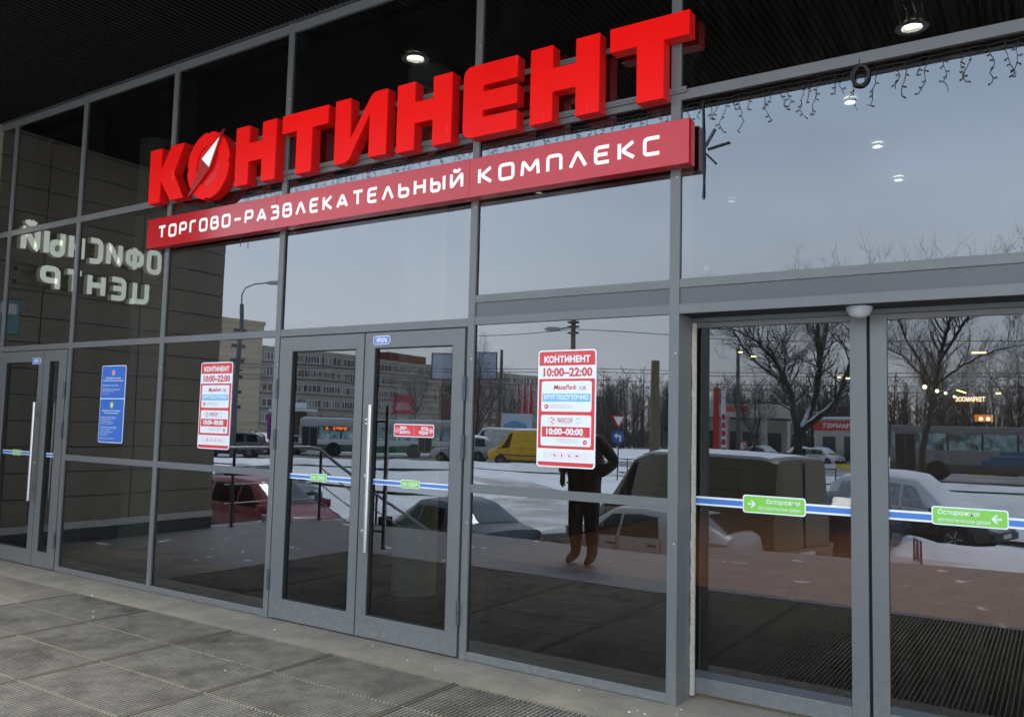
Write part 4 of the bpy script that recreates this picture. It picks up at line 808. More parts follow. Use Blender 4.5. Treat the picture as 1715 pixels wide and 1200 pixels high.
    if rails:
        for sg in (-1, 1): m = MB(); q = c.at(-.2); m.tube([(-1.3, sg*q[5]*.86, q[3]+.03), (-1.2, sg*q[5]*.86, q[3]+.08), (.3, sg*q[5]*.86, q[3]+.08), (.45, sg*q[5]*.86, q[3]+.03)], .016, BLKP, 6); m.build('roof_rail', rt)
    return rt
SEDAN = [(-2.22, .34, .72, .80, .62, .58), (-2.12, .22, .90, .97, .78, .70), (-1.62, .20, .96, 1.04, .85, .72), (-.98, .19, .95, 1.40, .87, .60), (-.45, .19, .93, 1.46, .87, .62), (.22, .19, .91, 1.42, .87, .60), (1.02, .19, .87, .93, .86, .74), (1.85, .21, .74, .80, .82, .72), (2.12, .24, .62, .70, .74, .66), (2.22, .36, .54, .60, .60, .50)]
SWIN = [(.80, -.02, .20, -.02), (-.08, -.92, -.08, -.80)]; SSCR = [(1.02, .22), (-1.62, -.98)]
HATCH = [(-1.95, .34, .75, .90, .70, .60), (-1.85, .22, .95, 1.25, .80, .60), (-1.45, .20, .96, 1.50, .85, .60), (-.4, .19, .95, 1.55, .86, .62), (.3, .19, .92, 1.50, .86, .60), (1.15, .19, .88, .95, .85, .72), (1.75, .21, .74, .82, .80, .70), (1.98, .26, .60, .70, .70, .62), (2.05, .38, .54, .60, .56, .48)]
HWIN = [(.90, .02, .26, .02), (-.04, -1.0, -.04, -1.0), (-1.08, -1.50, -1.08, -1.42)]; HSCR = [(1.15, .3), (-1.88, -1.45)]
LIFT = [(-2.14, .34, .75, .88, .66, .60), (-2.06, .22, .93, 1.03, .80, .66), (-1.30, .19, .96, 1.38, .86, .60), (-.45, .19, .93, 1.46, .87, .62), (.22, .19, .91, 1.42, .87, .60), (1.02, .19, .87, .93, .86, .74), (1.85, .21, .74, .80, .82, .72), (2.12, .24, .62, .70, .74, .66), (2.22, .36, .54, .60, .60, .50)]
SUV = [(-2.20, .45, .85, 1.05, .78, .68), (-2.12, .32, 1.05, 1.55, .86, .66), (-1.85, .30, 1.08, 1.74, .90, .66), (-.4, .28, 1.06, 1.80, .91, .68), (.35, .28, 1.04, 1.74, .91, .66), (1.0, .28, 1.02, 1.10, .90, .78), (1.95, .30, .95, 1.02, .88, .78), (2.18, .36, .75, .88, .80, .72), (2.26, .46, .66, .74, .68, .6)]
UWIN = [(.80, .02, .30, .02), (-.05, -1.0, -.05, -1.0), (-1.08, -1.90, -1.08, -1.75)]; USCR = [(1.0, .35), (-2.15, -1.86)]
VAN = [(-2.75, .55, 1.2, 2.16, .88, .74), (-2.70, .38, 1.25, 2.40, .96, .80), (-2.3, .36, 1.25, 2.46, .98, .82), (.6, .34, 1.22, 2.46, .98, .82), (1.15, .34, 1.20, 2.32, .98, .80), (2.05, .34, 1.12, 1.26, .96, .82), (2.55, .36, .95, 1.04, .90, .80), (2.72, .45, .72, .85, .78, .68)]
VSCR = [(2.05, 1.15)]
p_sil = paint('silver_paint', (.36, .35, .34)); p_red = paint('dusty_red_paint', (.20, .028, .03)); p_blk = paint('black_blue_paint', (.018, .02, .032)); p_van = paint('olive_van_paint', (.15, .122, .066)); p_vio = paint('dark_violet_paint', (.05, .045, .075)); p_gry = paint('dark_grey_paint', (.07, .075, .08)); p_yel = paint('yellow_van_paint', (.55, .33, .012)); p_wht = paint('white_van_paint', (.55, .55, .54)); p_sno = mat('snowed_over_paint', (.05, .055, .055), .4, snow=(.02, .22)); GSNO = mat('snowed_over_glass', (.42, .43, .46), .6, noise=(7, .35), snow=(.45, .7))
make_car('red_hatchback', 'dusty red hatchback parked behind the level stair railing', 'car', -16.3, -9.3, 1, .03, HATCH, p_red, HWIN, HSCR, (-1.22, 1.25))
make_car('black_sedan', 'black sedan parked tail towards the terrace behind the double door reflection', 'car', -10.7, -9.3, -.956, -.294, SEDAN, p_blk, SWIN, SSCR, (-1.30, 1.35))
make_car('silver_sedan', 'dusty silver sedan parked in front of the olive van', 'car', -7.1, -10.8, -.995, -.10, LIFT, p_sil, SWIN, [(1.02, .22), (-2.0, -1.32)], (-1.30, 1.35))
make_car('olive_van', 'tall olive panel van with snow on its roof behind the silver sedan', 'van', -7.1, -13.9, -.932, -.362, VAN, p_van, [(1.95, 1.18, 1.22, 1.0)], VSCR, (-1.75, 1.75), .36, (-2.5, .9, .03), (.95, 1.05), mirror=1.75)
make_car('violet_hatchback', 'dark violet hatchback parked behind the tail of the olive van', 'car', -4.3, -16.8, .158, -.987, HATCH, p_vio, HWIN, HSCR, (-1.22, 1.25))
make_car('snowy_car', 'dark car buried in snow parked nose outwards at the right edge', 'car', -3.4, -20.2, .95, .28, SUV, p_sno, UWIN, [(1.0, .35)], (-1.35, 1.38), .36, (-2.1, 2.15, .17), (.78, .9), glass=GSNO)
make_car('white_roofed_car', 'grey car with a thick white roof of snow behind the red hatchback', 'car', -22.8, -14.7, 1, .03, SEDAN, p_gry, SWIN, SSCR, (-1.30, 1.35), snow=(-.95, .25, .08))
RG = 'vehicles on the far road'
make_car('yellow_van', 'yellow panel van with snow on its roof waiting on the road', 'van', -29.9, -43.2, -.86, .40, VAN, p_yel, [(1.95, 1.18, 1.22, 1.0)], VSCR, (-1.75, 1.75), .36, (-2.5, .9, .03), (.95, 1.05), group=RG, z=GZ+.2, mirror=1.75)
make_car('silver_suv', 'silver and dark car with a snowy roof just ahead of the yellow van', 'car', -35.9, -43.6, -.85, .42, SUV, p_sil, UWIN, USCR, (-1.35, 1.38), .36, (-1.8, .3, .06), (.78, .9), group=RG, z=GZ+.2)
make_car('dark_suv', 'dark off-road car on the road in front of the brick tower', 'car', -50.6, -35.4, -.65, .55, SUV, p_gry, UWIN, USCR, (-1.35, 1.38), .36, None, (.78, .9), group=RG, z=GZ+.2)
make_car('grey_estate', 'pale grey estate car on the road just behind the city bus door end', 'car', -52.5, -41.6, -.7, .6, HATCH, p_sil, HWIN, HSCR, (-1.22, 1.25), group=RG, z=GZ+.2)
make_car('white_van', 'white van following close behind the tail of the city bus', 'van', -38.7, -52.0, -.70, .62, VAN, p_wht, [(1.95, 1.18, 1.22, 1.0)], VSCR, (-1.75, 1.75), .36, None, (.95, 1.05), group=RG, z=GZ+.2, mirror=1.75)
for k, (x, y, pm, lb) in enumerate(((-24.6, -78, p_wht, 'snow covered pale car left of the tree by the fuel station'), (-21.8, -79, p_gry, 'snow covered dark car by the fuel station'), (-19.2, -78.5, p_wht, 'snow covered pale car right of the tree trunk by the shop'))):
    make_car('distant_car', lb, 'car', x, y, (.9, -.9, .8)[k], .45, HATCH, pm, HWIN, HSCR, (-1.22, 1.25), snow=(-1.3, 1.0, .12), group='snowy cars at the fuel station')
# ---- buses
def make_bus(name, label, x, y, fx, fy, Ln, low, mid, roofm, wz, doors, snow, stripe=None, cut=True):
    rt = thing(name, label, 'bus', (x, y, GZ+.2), math.atan2(fy, fx), RG); h = Ln/2; W_ = 1.22; z0, z1, z2, z3 = .35, wz[0], wz[1], wz[2]
    m = MB(); m.box(-h, h, -W_, W_, z0, z0+.55, low, .05); m.build('skirt', rt, 40)
    m = MB(); m.box(-h+.003, h-.003, -W_+.003, W_-.003, z0+.551, z1, mid, .04); m.build('lower_body', rt, 40)
    m = MB(); m.box(-h+.05, h-.08, -W_+.02, W_-.02, z2, z3, roofm, .09); m.build('roof', rt, 40)
    if snow: m = MB(); m.box(-h+.2, h-.3, -W_+.12, W_-.12, z3-.01, z3+.09, CSNOW, .04); m.build('roof_snow', rt, 40)
    m = MB(); m.box(-h+.3, h-.5, -.9, .9, z0+.5, z1-.08, BLKP)
    n = int((Ln-2.4)/.85)
    for k in range(n):
        for yy in (-.7, .55): X_ = -h+.8+k*.85; m.box(X_, X_+.12, yy-.3, yy+.4, z1-.1, z1+.38, BLKP, .05)
    m.build('seats', rt)
    pil = [-h+.03]+[-h+.03+(Ln-1.5)*k/6 for k in range(1, 7)]+[h-.14]
    for sg in (-1, 1):
        for k, X_ in enumerate(pil): m = MB(); m.box(X_-.0, X_+.10, sg*W_-.05*(sg > 0)-.0*(sg < 0), sg*W_+.05*(sg < 0), z1, z2+.01, roofm if k in (0, 7) else BLKP); m.build('window_pillar', rt)
        for a, b in zip(pil, pil[1:]):
            m = MB(); yy = sg*(W_-.015); m.box(a+.102, b-.002, min(yy, yy+sg*.01), max(yy, yy+sg*.01), z1+.002, z2-.002, GLASSB); m.build('window', rt)
    m = MB(); m.box(h-.05, h-.03, -W_+.1, W_-.1, z1+.01, z2-.01, GLASSC); m.build('windscreen', rt); m = MB(); m.box(-h+.02, -h+.04, -W_+.1, W_-.1, z1+.2, z2-.02, GLASSC); m.build('rear_window', rt)
    for X_ in (h-2.6, -h+3.1):
        for sg in (-1, 1):
            wheel(rt, X_, sg*(W_-.13), .48, .28); m = MB(); m.lathe([(0, .006), (.56, .006), (.60, 0)], (X_, sg*(W_+.001), .5), (0, sg, 0), BLKP, 24); m.build('wheel_arch', rt)
    for X_ in doors:
        m = MB(); yy = -W_; m.box(X_-.58, X_+.58, yy-.012, yy-.002, z0+.05, z2-.02, roofm)
        for a in (-.54, .02): m.box(X_+a, X_+a+.52, yy-.02, yy-.0125, z0+.12, z2-.08, BLKP)
        m.build('door', rt)
    for sg in (-1, 1):
        m = MB(); m.box(-h-.03, -h+.02, sg*1.0-.12, sg*1.0+.12, 1.0, 1.5, TAIL, .02); m.build('tail_light', rt); m = MB(); m.box(h-.02, h+.03, sg*.9-.16, sg*.9+.16, .7, .9, HEAD, .02); m.build('headlight', rt)
        m = MB(); m.tube([(h-.1, sg*1.1, z2+.1), (h+.25, sg*1.35, z2-.1), (h+.25, sg*1.35, z2-.5)], .03, BLKP, 6); m.box(h+.18, h+.32, sg*1.35-.12, sg*1.35+.12, z2-.75, z2-.4, BLKP, .03); m.build('wing_mirror', rt)
    return rt
bs = make_bus('city_bus', 'white and green city bus with an orange destination display', -46.9, -46.6, -.74, .67, 12.0, mat('bus_green', (.04, .15, .085), .5, stain=(1, (.1, .1, .09), .5, .7)), mat('bus_white', (.74, .74, .71), .4, stain=(1, (.5, .5, .47), .5, .75)), mat('bus_roof_grey', (.46, .47, .47), .5), (1.35, 2.35, 2.95), (5.2, .6, -3.8), True)
m = MB(); m.box(2.2, 4.2, -1.238, -1.225, 2.05, 2.32, BLKP); FB = frame((0, -1.238, 0), (1, 0, 0), (0, 0, 1), (0, -1, 0)); AMB = mat('amber_display', (1, .4, .05), .5, emit=(1, .15, .01, 3.2))
rd = random.Random(2)
for k in range(26):
    if k in (17, 18, 19): continue
    for j in range(3):
        if rd.random() < .8: m.box(2.3+k*.07, 2.355+k*.07, -1.246, -1.2385, 2.10+j*.065, 2.155+j*.065, AMB)
m.build('destination_display', bs)
cc_ = make_bus('tour_coach', 'grey touring coach with a blue wave stopped behind the right hand tree', -2.9, -53.1, -1, .04, 12.2, mat('coach_dark', (.10, .085, .08), .5), mat('coach_silver', (.23, .22, .215), .35, stain=(1, (.13, .12, .115), .5, .75)), mat('coach_roof', (.17, .165, .165), .5), (1.75, 2.75, 3.2), (5.2,), False)
cc_.location.z = GZ+.42
m = MB(); FB = frame((0, -1.2235, 0), (1, 0, 0), (0, 0, 1), (0, -1, 0)); BW = mat('coach_blue', (.02, .10, .22), .4)
for k, (z, w_) in enumerate(((1.52, 1.8), (1.20, 2.4), (.95, 2.9))): m.prism([(-.2-w_*.9, z), (.6-.2*k+w_*.3, z), (.9-.2*k+w_*.3, z+.16), (.3, z+.22), (-.2-w_*.9, z+.22)], FB, 0, .006, BW)
m.v = [(-x-1.6, y, z) for x, y, z in m.v]; m.f = [f[::-1] for f in m.f]; m.build('blue_wave', cc_)
CUR = mat('coach_curtain', (.20, .10, .07), .9)
for X_ in (-4.2, -2.4, -.6, 1.2, 2.9):
    m = MB(); m.prism([(X_-.2, 1.8), (X_+.1, 1.8), (X_+.42, 2.7), (X_-.42, 2.7)], frame((0, -1.16, 0), (1, 0, 0), (0, 0, 1), (0, -1, 0)), -.03, 0, CUR); m.build('curtain', cc_)
# ------------------------------------------------------------------ trees
BARK = mat('dark_wet_bark', (.040, .033, .028), .9, noise=(5, .3), snow=(.30, .55)); TWIG = mat('dark_twigs', (.045, .036, .031), .9, snow=(.55, .8))
TU = Vector((.836, -.5485, 0)).normalized(); TV = Vector((.5485, .836, 0)).normalized()
def grow(rd, mt, mc, p, d, Ln, r, lvl, mx_, up=.12, spread=.8):
    pts = [p.copy()]; n = 5 if lvl < 2 else 4
    for k in range(n):
        d = (d+Vector((rd.gauss(0, .16), rd.gauss(0, .16), rd.gauss(0, .12)+up*.5))).normalized(); p = p+d*(Ln/n); pts.append(p.copy())
    rr_ = [r*(1-.75*k/n) for k in range(n+1)]
    (mt if lvl == 0 else mc).tube(pts, rr_, BARK if lvl < 2 else TWIG, 6 if lvl == 0 else 4 if lvl == 1 else 3, False)
    if lvl >= mx_: return
    for k in range(3 if lvl < 1 else 4):
        i = rd.uniform(.25, 1)*n; j = min(n-1, int(i)); q = pts[j].lerp(pts[j+1], i-j); dd = (pts[j+1]-pts[j]).normalized()
        s = Vector((rd.gauss(0, 1), rd.gauss(0, 1), rd.gauss(0, .6))); s -= dd*s.dot(dd); s.normalize()
        grow(rd, mt, mc, q, (dd+s*rd.uniform(.45, spread)).normalized(), Ln*rd.uniform(.48, .70), max(.006, rr_[j]*.55), lvl+1, mx_, up, spread)
def tree_from_limbs(name, label, base, limbs, seed, twig=1.6, levels=3, group=None):
    """limbs: polylines (u, depth, z, radius) in the tree's own plane"""
    rd = random.Random(seed); rt = thing(name, label, 'tree', base, 0, group); mt, mc = MB(), MB(); W = lambda u, w_, z: TU*u+TV*w_+Vector((0, 0, z))
    for lm in limbs:
        pts = [W(*q[:3]) for q in lm]; rs_ = [q[3]*.84 for q in lm]; fine = []; fr2 = []
        for i in range(len(pts)-1):
            for k in range(4): t = k/4; fine.append(pts[i].lerp(pts[i+1], t)+Vector((rd.gauss(0, .02), rd.gauss(0, .02), 0))); fr2.append(rs_[i]+(rs_[i+1]-rs_[i])*t)
        fine.append(pts[-1]); fr2.append(rs_[-1]); mt.tube(fine, fr2, BARK, 9, False)
        if fr2[-1] > .12: continue
        for k in range(3, len(fine)):
            for q_ in range(3 if fr2[k] < .09 else 2):
                if fr2[k] > .13 or rd.random() > .92: continue
                dd = (fine[k]-fine[k-1]).normalized(); s = Vector((rd.gauss(0, 1), rd.gauss(0, 1), rd.gauss(0, .5))); s -= dd*s.dot(dd); s.normalize()
                grow(rd, mt, mc, fine[k], (dd*.7+s*.9+Vector((0, 0, .25))).normalized(), twig*rd.uniform(.7, 1.25), max(.012, fr2[k]*.45), 1, levels)
        grow(rd, mt, mc, fine[-1], (fine[-1]-fine[-2]).normalized(), twig*1.3, fr2[-1], 1, levels)
    mt.build('trunk', rt, 180); mc.build('crown', rt, 180); return rt
P1 = lambda px_, py_, w_, r: ((px_-1330)*.0257, w_, (757-py_)*.0257+2.13, r)
LB = [[(0, 0, -.1, .27), P1(1330, 757, 0, .22), P1(1333, 722, 0, .21)],
 [P1(1331, 728, 0, .20), P1(1322, 690, .2, .15), P1(1317, 655, .3, .12), P1(1290, 615, .6, .095), P1(1260, 585, .9, .075), P1(1225, 568, 1.2, .05), P1(1188, 566, 1.4, .03)],
 [P1(1318, 655, .3, .12), P1(1316, 630, -.2, .10), P1(1326, 606, -.6, .08), P1(1322, 575, -1, .06), P1(1335, 535, -1.4, .04)],
 [P1(1317, 652, .3, .10), P1(1270, 610, -.5, .08), P1(1238, 555, -1.1, .06), P1(1222, 530, -1.5, .04)],
 [P1(1334, 724, 0, .20), P1(1358, 685, -.3, .16), P1(1373, 640, -.5, .13), P1(1378, 600, -.6, .11), P1(1390, 560, -.9, .09), P1(1396, 532, -1, .05)],
 [P1(1376, 620, -.5, .11), P1(1362, 585, .2, .08), P1(1358, 540, .6, .06), P1(1345, 522, .9, .035)],
 [P1(1340, 716, 0, .18), P1(1385, 675, .5, .14), P1(1403, 625, .8, .12), P1(1408, 590, 1, .10), P1(1400, 565, 1.2, .08), P1(1413, 528, 1.4, .045)],
 [P1(1398, 645, .8, .11), P1(1430, 610, .2, .09), P1(1462, 580, -.4, .06), P1(1490, 540, -.8, .035)]]
tree_from_limbs('bare_tree', 'big bare spreading tree with snow on its forked limbs behind the olive van', (-9.15, -30.17, GZ), LB, 21, 1.30, 3)
P2 = lambda px_, py_, w_, r: ((px_-1550)*.030, w_, (775-py_)*.030+1.70, r)
LB = [[(0, 0, -.1, .20), P2(1549, 775, 0, .17), P2(1553, 740, .1, .165), P2(1566, 690, .1, .15), P2(1574, 655, 0, .14), P2(1582, 610, 0, .11), P2(1590, 570, .2, .09), P2(1600, 535, .3, .05)],
 [P2(1573, 660, 0, .12), P2(1560, 625, -.4, .08), P2(1545, 585, -.9, .06), P2(1530, 535, -1.2, .035)],
 [P2(1580, 620, 0, .10), P2(1600, 575, .6, .08), P2(1622, 535, 1, .06), P2(1650, 515, 1.3, .035), P2(1690, 490, 1.6, .02)],
 [P2(1574, 655, 0, .09), P2(1605, 625, .6, .07), P2(1640, 605, 1.2, .05), P2(1670, 598, 1.6, .03)],
 [P2(1568, 685, 0, .08), P2(1540, 640, .6, .06), P2(1505, 615, 1, .04), P2(1470, 600, 1.4, .025)],
 [P2(1570, 668, 0, .08), P2(1610, 660, -.6, .05), P2(1650, 655, -1, .03), P2(1690, 640, -1.4, .02)],
 [P2(1588, 580, .1, .07), P2(1575, 540, -.6, .05), P2(1580, 520, -1, .03)]]
tree_from_limbs('bare_tree', 'bare leaning tree with snow along its trunk in front of the tour coach', (-5.32, -37.0, GZ), LB, 5, 1.60, 3)
def small_tree(label, x, y, h, seed, lean=0., r=.13, grp='bare trees along the road'):
    rd = random.Random(seed); t = h/10; L1 = [[(0, 0, -.1, r), (lean*.3, 0, h*.18, r*.9), (lean*.8, .1, h*.36, r*.75), (lean, .2, h*.55, r*.55), (lean*1.1, .1, h*.75, r*.32), (lean*1.2, 0, h*.92, r*.15)]]
    for k in range(6):
        a = rd.uniform(0, 6.28); z = h*rd.uniform(.25, .6); q = rd.uniform(.16, .26)*h; L1.append([(lean*.6, 0, z, r*.5), (lean*.6+q*.5*math.cos(a), q*.5*math.sin(a), z+q*.8, r*.36), (lean*.6+q*math.cos(a), q*math.sin(a), z+q*1.7, r*.16)])
    return tree_from_limbs('bare_tree', label, (x, y, GZ), L1, seed, h*.16, 3, grp)
small_tree('dark bare tree with snowy twigs standing before the right end of the long block', -41.5, -53.2, 9.5, 31)
small_tree('small leaning bare tree between the price pylon and the big spreading tree', -20.3, -59, 6.5, 33, .8, .10)
small_tree('thin bare tree just above the tail of the city bus', -56, -69, 8, 35, .2)
small_tree('thin bare tree in front of the middle of the long block', -64, -72, 8.5, 37, -.3)
small_tree('slim bare tree standing left of the red flags', -46, -65, 7, 39, .1)
small_tree('tall thin bare tree at the right edge beyond the tour coach', -3.0, -66, 9.5, 41, .4, .14)
small_tree('tall thin bare tree in the gap behind the leaning tree', -7.5, -69, 9, 43, -.3, .14)
# far wood: a mass nobody could count
rd = random.Random(77); m = MB(); WD = mat('far_wood_twigs', (.085, .075, .072), .95); WD2 = mat('far_wood_trunks', (.055, .048, .046), .95)
for k in range(820):
    a = rd.uniform(-.55, .545); R_ = rd.uniform(118, 175); cx_, cy_ = -R_*math.sin(a), -R_*math.cos(a)
    h = rd.uniform(8, 12.5)*(1.05 if R_ > 150 else .95); m.tube([(cx_, cy_, GZ), (cx_+rd.uniform(-.3, .3), cy_, GZ+h*.55), (cx_+rd.uniform(-.6, .6), cy_, GZ+h)], [.17, .11, .03], WD2, 3, False)
    for j in range(16):
        b = rd.uniform(0, 6.28); q = rd.uniform(.6, 1.9); x, y = cx_+rd.uniform(-1.6, 1.6), cy_+rd.uniform(-1.6, 1.6); m.tube([(x, y, GZ), (x+q*.3*math.cos(b), y+q*.3*math.sin(b), GZ+q*.8), (x+q*.6*math.cos(b), y+q*.6*math.sin(b), GZ+q*1.5)], [.06, .05, .015], WD, 3, False)
    for j in range(46):
        z = GZ+h*rd.uniform(.02, .95); q = rd.uniform(.8, 2.4)*(1.1-.5*(z-GZ)/h); b = rd.uniform(0, 6.28); x, y = cx_+rd.uniform(-.3, .3), cy_+rd.uniform(-.3, .3)
        m.tube([(x, y, z), (x+q*math.cos(b)*.6, y+q*math.sin(b)*.6, z+q*.55), (x+q*math.cos(b), y+q*math.sin(b), z+q*rd.uniform(.7, 1.3))], [.05, .035, .012], WD, 3, False)
tag(m.build('far_wood'), 'brown winter wood of bare trees closing the view beyond the road', 'wood', kind='stuff')
# ------------------------------------------------------------------ far buildings
BRK = tile_mat('beige_brick', (.38, .31, .22), (.2, .175, .14), .9, .45, .03, .8, .14, None, (PI/2, 0, PI/2)); PNL = mat('grey_panel_wall', (.30, .275, .225), .8, noise=(.12, .12)); RBR = mat('red_brick', (.16, .055, .036), .85, noise=(.3, .12)); WFR = mat('white_window_frame', (.5, .5, .49), .5)
PAN = mat('dark_window_glass', (.05, .055, .06), .15); PANR = mat('brown_curtained_glass', (.12, .075, .055), .4); PANL = mat('pale_curtained_glass', (.2, .2, .19), .4); SNR = mat('roof_snow', (.7, .72, .76), .9)
lb = thing('panel_block', 'long five storey grey panel block with ribbon windows beyond the road', 'building', (-155, -185, GZ)); rd = random.Random(12)
def lx(mb, name, parent=lb): mb.v = [(x+155, y+185, z-GZ) for x, y, z in mb.v]; return mb.build(name, parent)
ya, yb = -124.2, -252; fl = 3.55
m = MB(); m.box(-170, -155, yb, ya, GZ, GZ+19.2, PNL); lx(m, 'wall'); m = MB(); m.box(-170.2, -154.8, yb-.2, ya, GZ+19.2, GZ+19.9, PNL); lx(m, 'parapet')
m = MB()
for f in range(5): m.box(-155, -154.86, yb, ya, GZ+1.9+fl*f, GZ+2.15+fl*f, mat('panel_joint', (.10, .10, .10), .8))
lx(m, 'joint_bands')
nwin = 0
for f in range(5):
    y = ya-1.2
    while y > yb+6:
        wd = 5.6; z0 = GZ+2.55+fl*f
        m = MB(); m.box(-154.98, -154.88, y-wd, y, z0, z0+1.85, WFR); 
        n = 6 if rd.random() < .75 else 4; k = 0; q = wd/n
        for i in range(n): m.box(-154.875, -154.86, y-(i+1)*q+.11, y-i*q-.11, z0+.13, z0+1.72, rd.choice([PAN, PAN, PANR, PANR, PANL]))
        m.box(-154.98, -154.85, y-wd-.62, y-wd-.08, z0, z0+1.85, RBR if rd.random() < .35 else PNL)
        lx(m, 'ribbon_window'); y -= 6.35
m = MB(); m.box(-154.9, -154.5, -200, -130, GZ+1.6, GZ+2.4, mat('shop_blue', (.06, .12, .3), .5)); lx(m, 'shop_fascia')
m = MB(); m.box(-168, -156, -185.5, -169.5, GZ+19.9, GZ+22.3, RBR); lx(m, 'brick_penthouse'); m = MB(); m.box(-168, -157, -204, -192, GZ+19.9, GZ+20.7, mat('brown_brick', (.14, .085, .06), .85)); lx(m, 'low_penthouse')
tw = thing('brick_tower', 'beige brick tower with narrow slot windows at the left end of the long block', 'building', (-155, -112, GZ)); m = MB(); m.box(-172, -154, -124.0, -96, GZ, GZ+24.4, BRK); m.v = [(x+155, y+112, z-GZ) for x, y, z in m.v]; m.build('wall', tw)
m = MB(); m.box(-172.3, -153.8, -124.3, -95.7, GZ+24.4, GZ+25.2, BRK); m.v = [(x+155, y+112, z-GZ) for x, y, z in m.v]; m.build('parapet', tw)
for f in range(6): m = MB(); m.box(.95, 1.06, -7.2, -3.6, 5.2+f*3.4, 5.9+f*3.4, PAN); m.box(.95, 1.10, -7.3, -3.5, 5.05+f*3.4, 5.19+f*3.4, PNL); m.build('slot_window', tw)
bb2 = thing('brown_block', 'brown brick side building half hidden under the billboard', 'building', (-120, -170, GZ)); m = MB(); m.box(-6, 6, -5, 5, 0, 11.5, mat('brown_brick', (.14, .085, .06), .85)); m.build('wall', bb2)
for f in range(4):
    for k in range(3): m = MB(); m.box(6.0, 6.12, -4.2+k*3.1, -2.4+k*3.1, 1.6+f*2.5, 3.0+f*2.5, PANL); m.build('window', bb2)
bb2.location = (-112, -149, GZ)
# roadside billboard
blb = thing('billboard', 'large two sided billboard with blank pale blue faces above the road', 'billboard', (-44.6, -55.5, GZ)); BF = mat('billboard_face', (.50, .55, .68), .4, noise=(.6, .04))
for dx, dy, nm in ((-2.6, 1.5, 0), (2.4, -1.3, 1)):
    a = Vector((.12, .18, 0)) if nm else Vector((-.12, .1, 0)); b = a+Vector((dx, dy, 0)); d = (b-a).normalized(); nn = Vector((-d.y, d.x, 0)); nn = nn if nn.y > 0 else -nn
    m = MB(); m.prism([(0, 6.95), ((b-a).length, 6.95), ((b-a).length, 9.25), (0, 9.25)], (a, d, Vector((0, 0, 1)), nn), -.08, .0, BF); m.build('face', blb)
    m = MB(); m.tube([a+Vector((0, 0, 6.9))+nn*.03, b+Vector((0, 0, 6.9))+nn*.03], .06, POST, 5); m.tube([a+Vector((0, 0, 9.3))+nn*.03, b+Vector((0, 0, 9.3))+nn*.03], .05, POST, 5); m.tube([b+Vector((0, 0, 6.85)), b+Vector((0, 0, 9.35))], .06, POST, 5); m.build('frame', blb)
m = MB(); m.tube([(0, -.1, 0), (0, -.1, 7.2)], .22, POST, 8); m.build('post', blb)
# ------------------------------------------------------------------ poles and wires
PCON = mat('concrete_pole', (.13, .12, .095), .85, noise=(2, .15)); PDK = mat('dark_grey_pole', (.09, .09, .095), .7); POL = mat('olive_concrete_pole', (.15, .125, .07), .85)
def pole(name, label, cat, x, y, h, r, mt, arm=None, box=None, grp=None):
    t = thing(name, label, cat, (x, y, GZ), 0, grp); m = MB(); m.tube([(0, 0, 0), (0, 0, h*.5), (0, 0, h)], [r, r*.9, r*.75], mt, 9); m.build('shaft', t, 50)
    if arm:
        u = TU*arm[0]; m = MB(); P = [Vector((0, 0, h-.2)), Vector((0, 0, h+arm[1]*.45)), u*.15+Vector((0, 0, h+arm[1]*.8)), u*.5+Vector((0, 0, h+arm[1])), u+Vector((0, 0, h+arm[1]*1.08))]; m.tube(P, .05, mt, 6); m.build('arm', t, 60)
        m = MB(); e = P[-1]; d = TU*(1 if arm[0] > 0 else -1); m.tube([e-d*.1, e+d*.25, e+d*.75, e+d*1.0], [.06, .15, .17, .05], mat('lamp_head_grey', (.3, .3, .3), .5), 8); m.build('lamp_head', t, 50)
    if box:
        for z, w_ in box: m = MB(); m.box(-r-w_, r+w_, -r-.05, r+.05, z, z+.12, PDK); m.build('bracket', t)
    return t
pole('street_lamp', 'tall street lamp with a curved arm in front of the brick tower', 'lamp', -49.85, -34.95, 11.3, .19, PDK, (1.7, 1.5), [(7.2, .35), (6.4, .1)])
pole('lamp_post', 'concrete lamp post whose head shows above the right hand hours poster', 'lamp', -26.9, -43.4, 10.0, .20, PCON, (-.9, -.7), [(9.3, .12), (8.9, .1), (9.6, .12)])
pole('utility_pole', 'thick olive concrete pole left of the sliding door recess', 'pole', -16.0, -31.95, 6.1, .26, POL, None, [(1.2, .32)], 'utility poles')
pole('utility_pole', 'dark slim pole beside the red price pylon of the fuel station', 'pole', -18.8, -52.2, 8.7, .16, PCON, (.5, .25), None, 'utility poles')
pole('utility_pole', 'thin pole standing between the brick tower and the long block', 'pole', -57.6, -40.6, 6.6, .12, PDK, None, [(5.6, .3)], 'utility poles')
pole('utility_pole', 'grey pole before the long block, behind the middle of the city bus', 'pole', -51.0, -50.4, 7.5, .14, PDK, None, [(7.0, .25)], 'utility poles')
pole('utility_pole', 'grey pole under the right end of the billboard', 'pole', -40.6, -55.2, 9.4, .17, PCON, None, None, 'utility poles')
WR = mat('overhead_wire', (.03, .03, .035), .6)
def wire(label, a, b, sag, r=.022):
    a = Vector(a); b = Vector(b); m = MB(); m.tube([a.lerp(b, k/14)-Vector((0, 0, sag*4*(k/14)*(1-k/14))) for k in range(15)], r, WR, 4, False); tag(m.build('overhead_wire'), label, 'wire', 'overhead wires across the street')
hgt = lambda z: GZ+z
wire('upper overhead wire meeting the concrete lamp post from the left', (-62, -30, hgt(9.6)), (-26.9, -43.4, hgt(9.2)), .7); wire('upper overhead wire running from the concrete lamp post to the right', (-26.9, -43.4, hgt(9.2)), (8, -52, hgt(8.6)), .5)
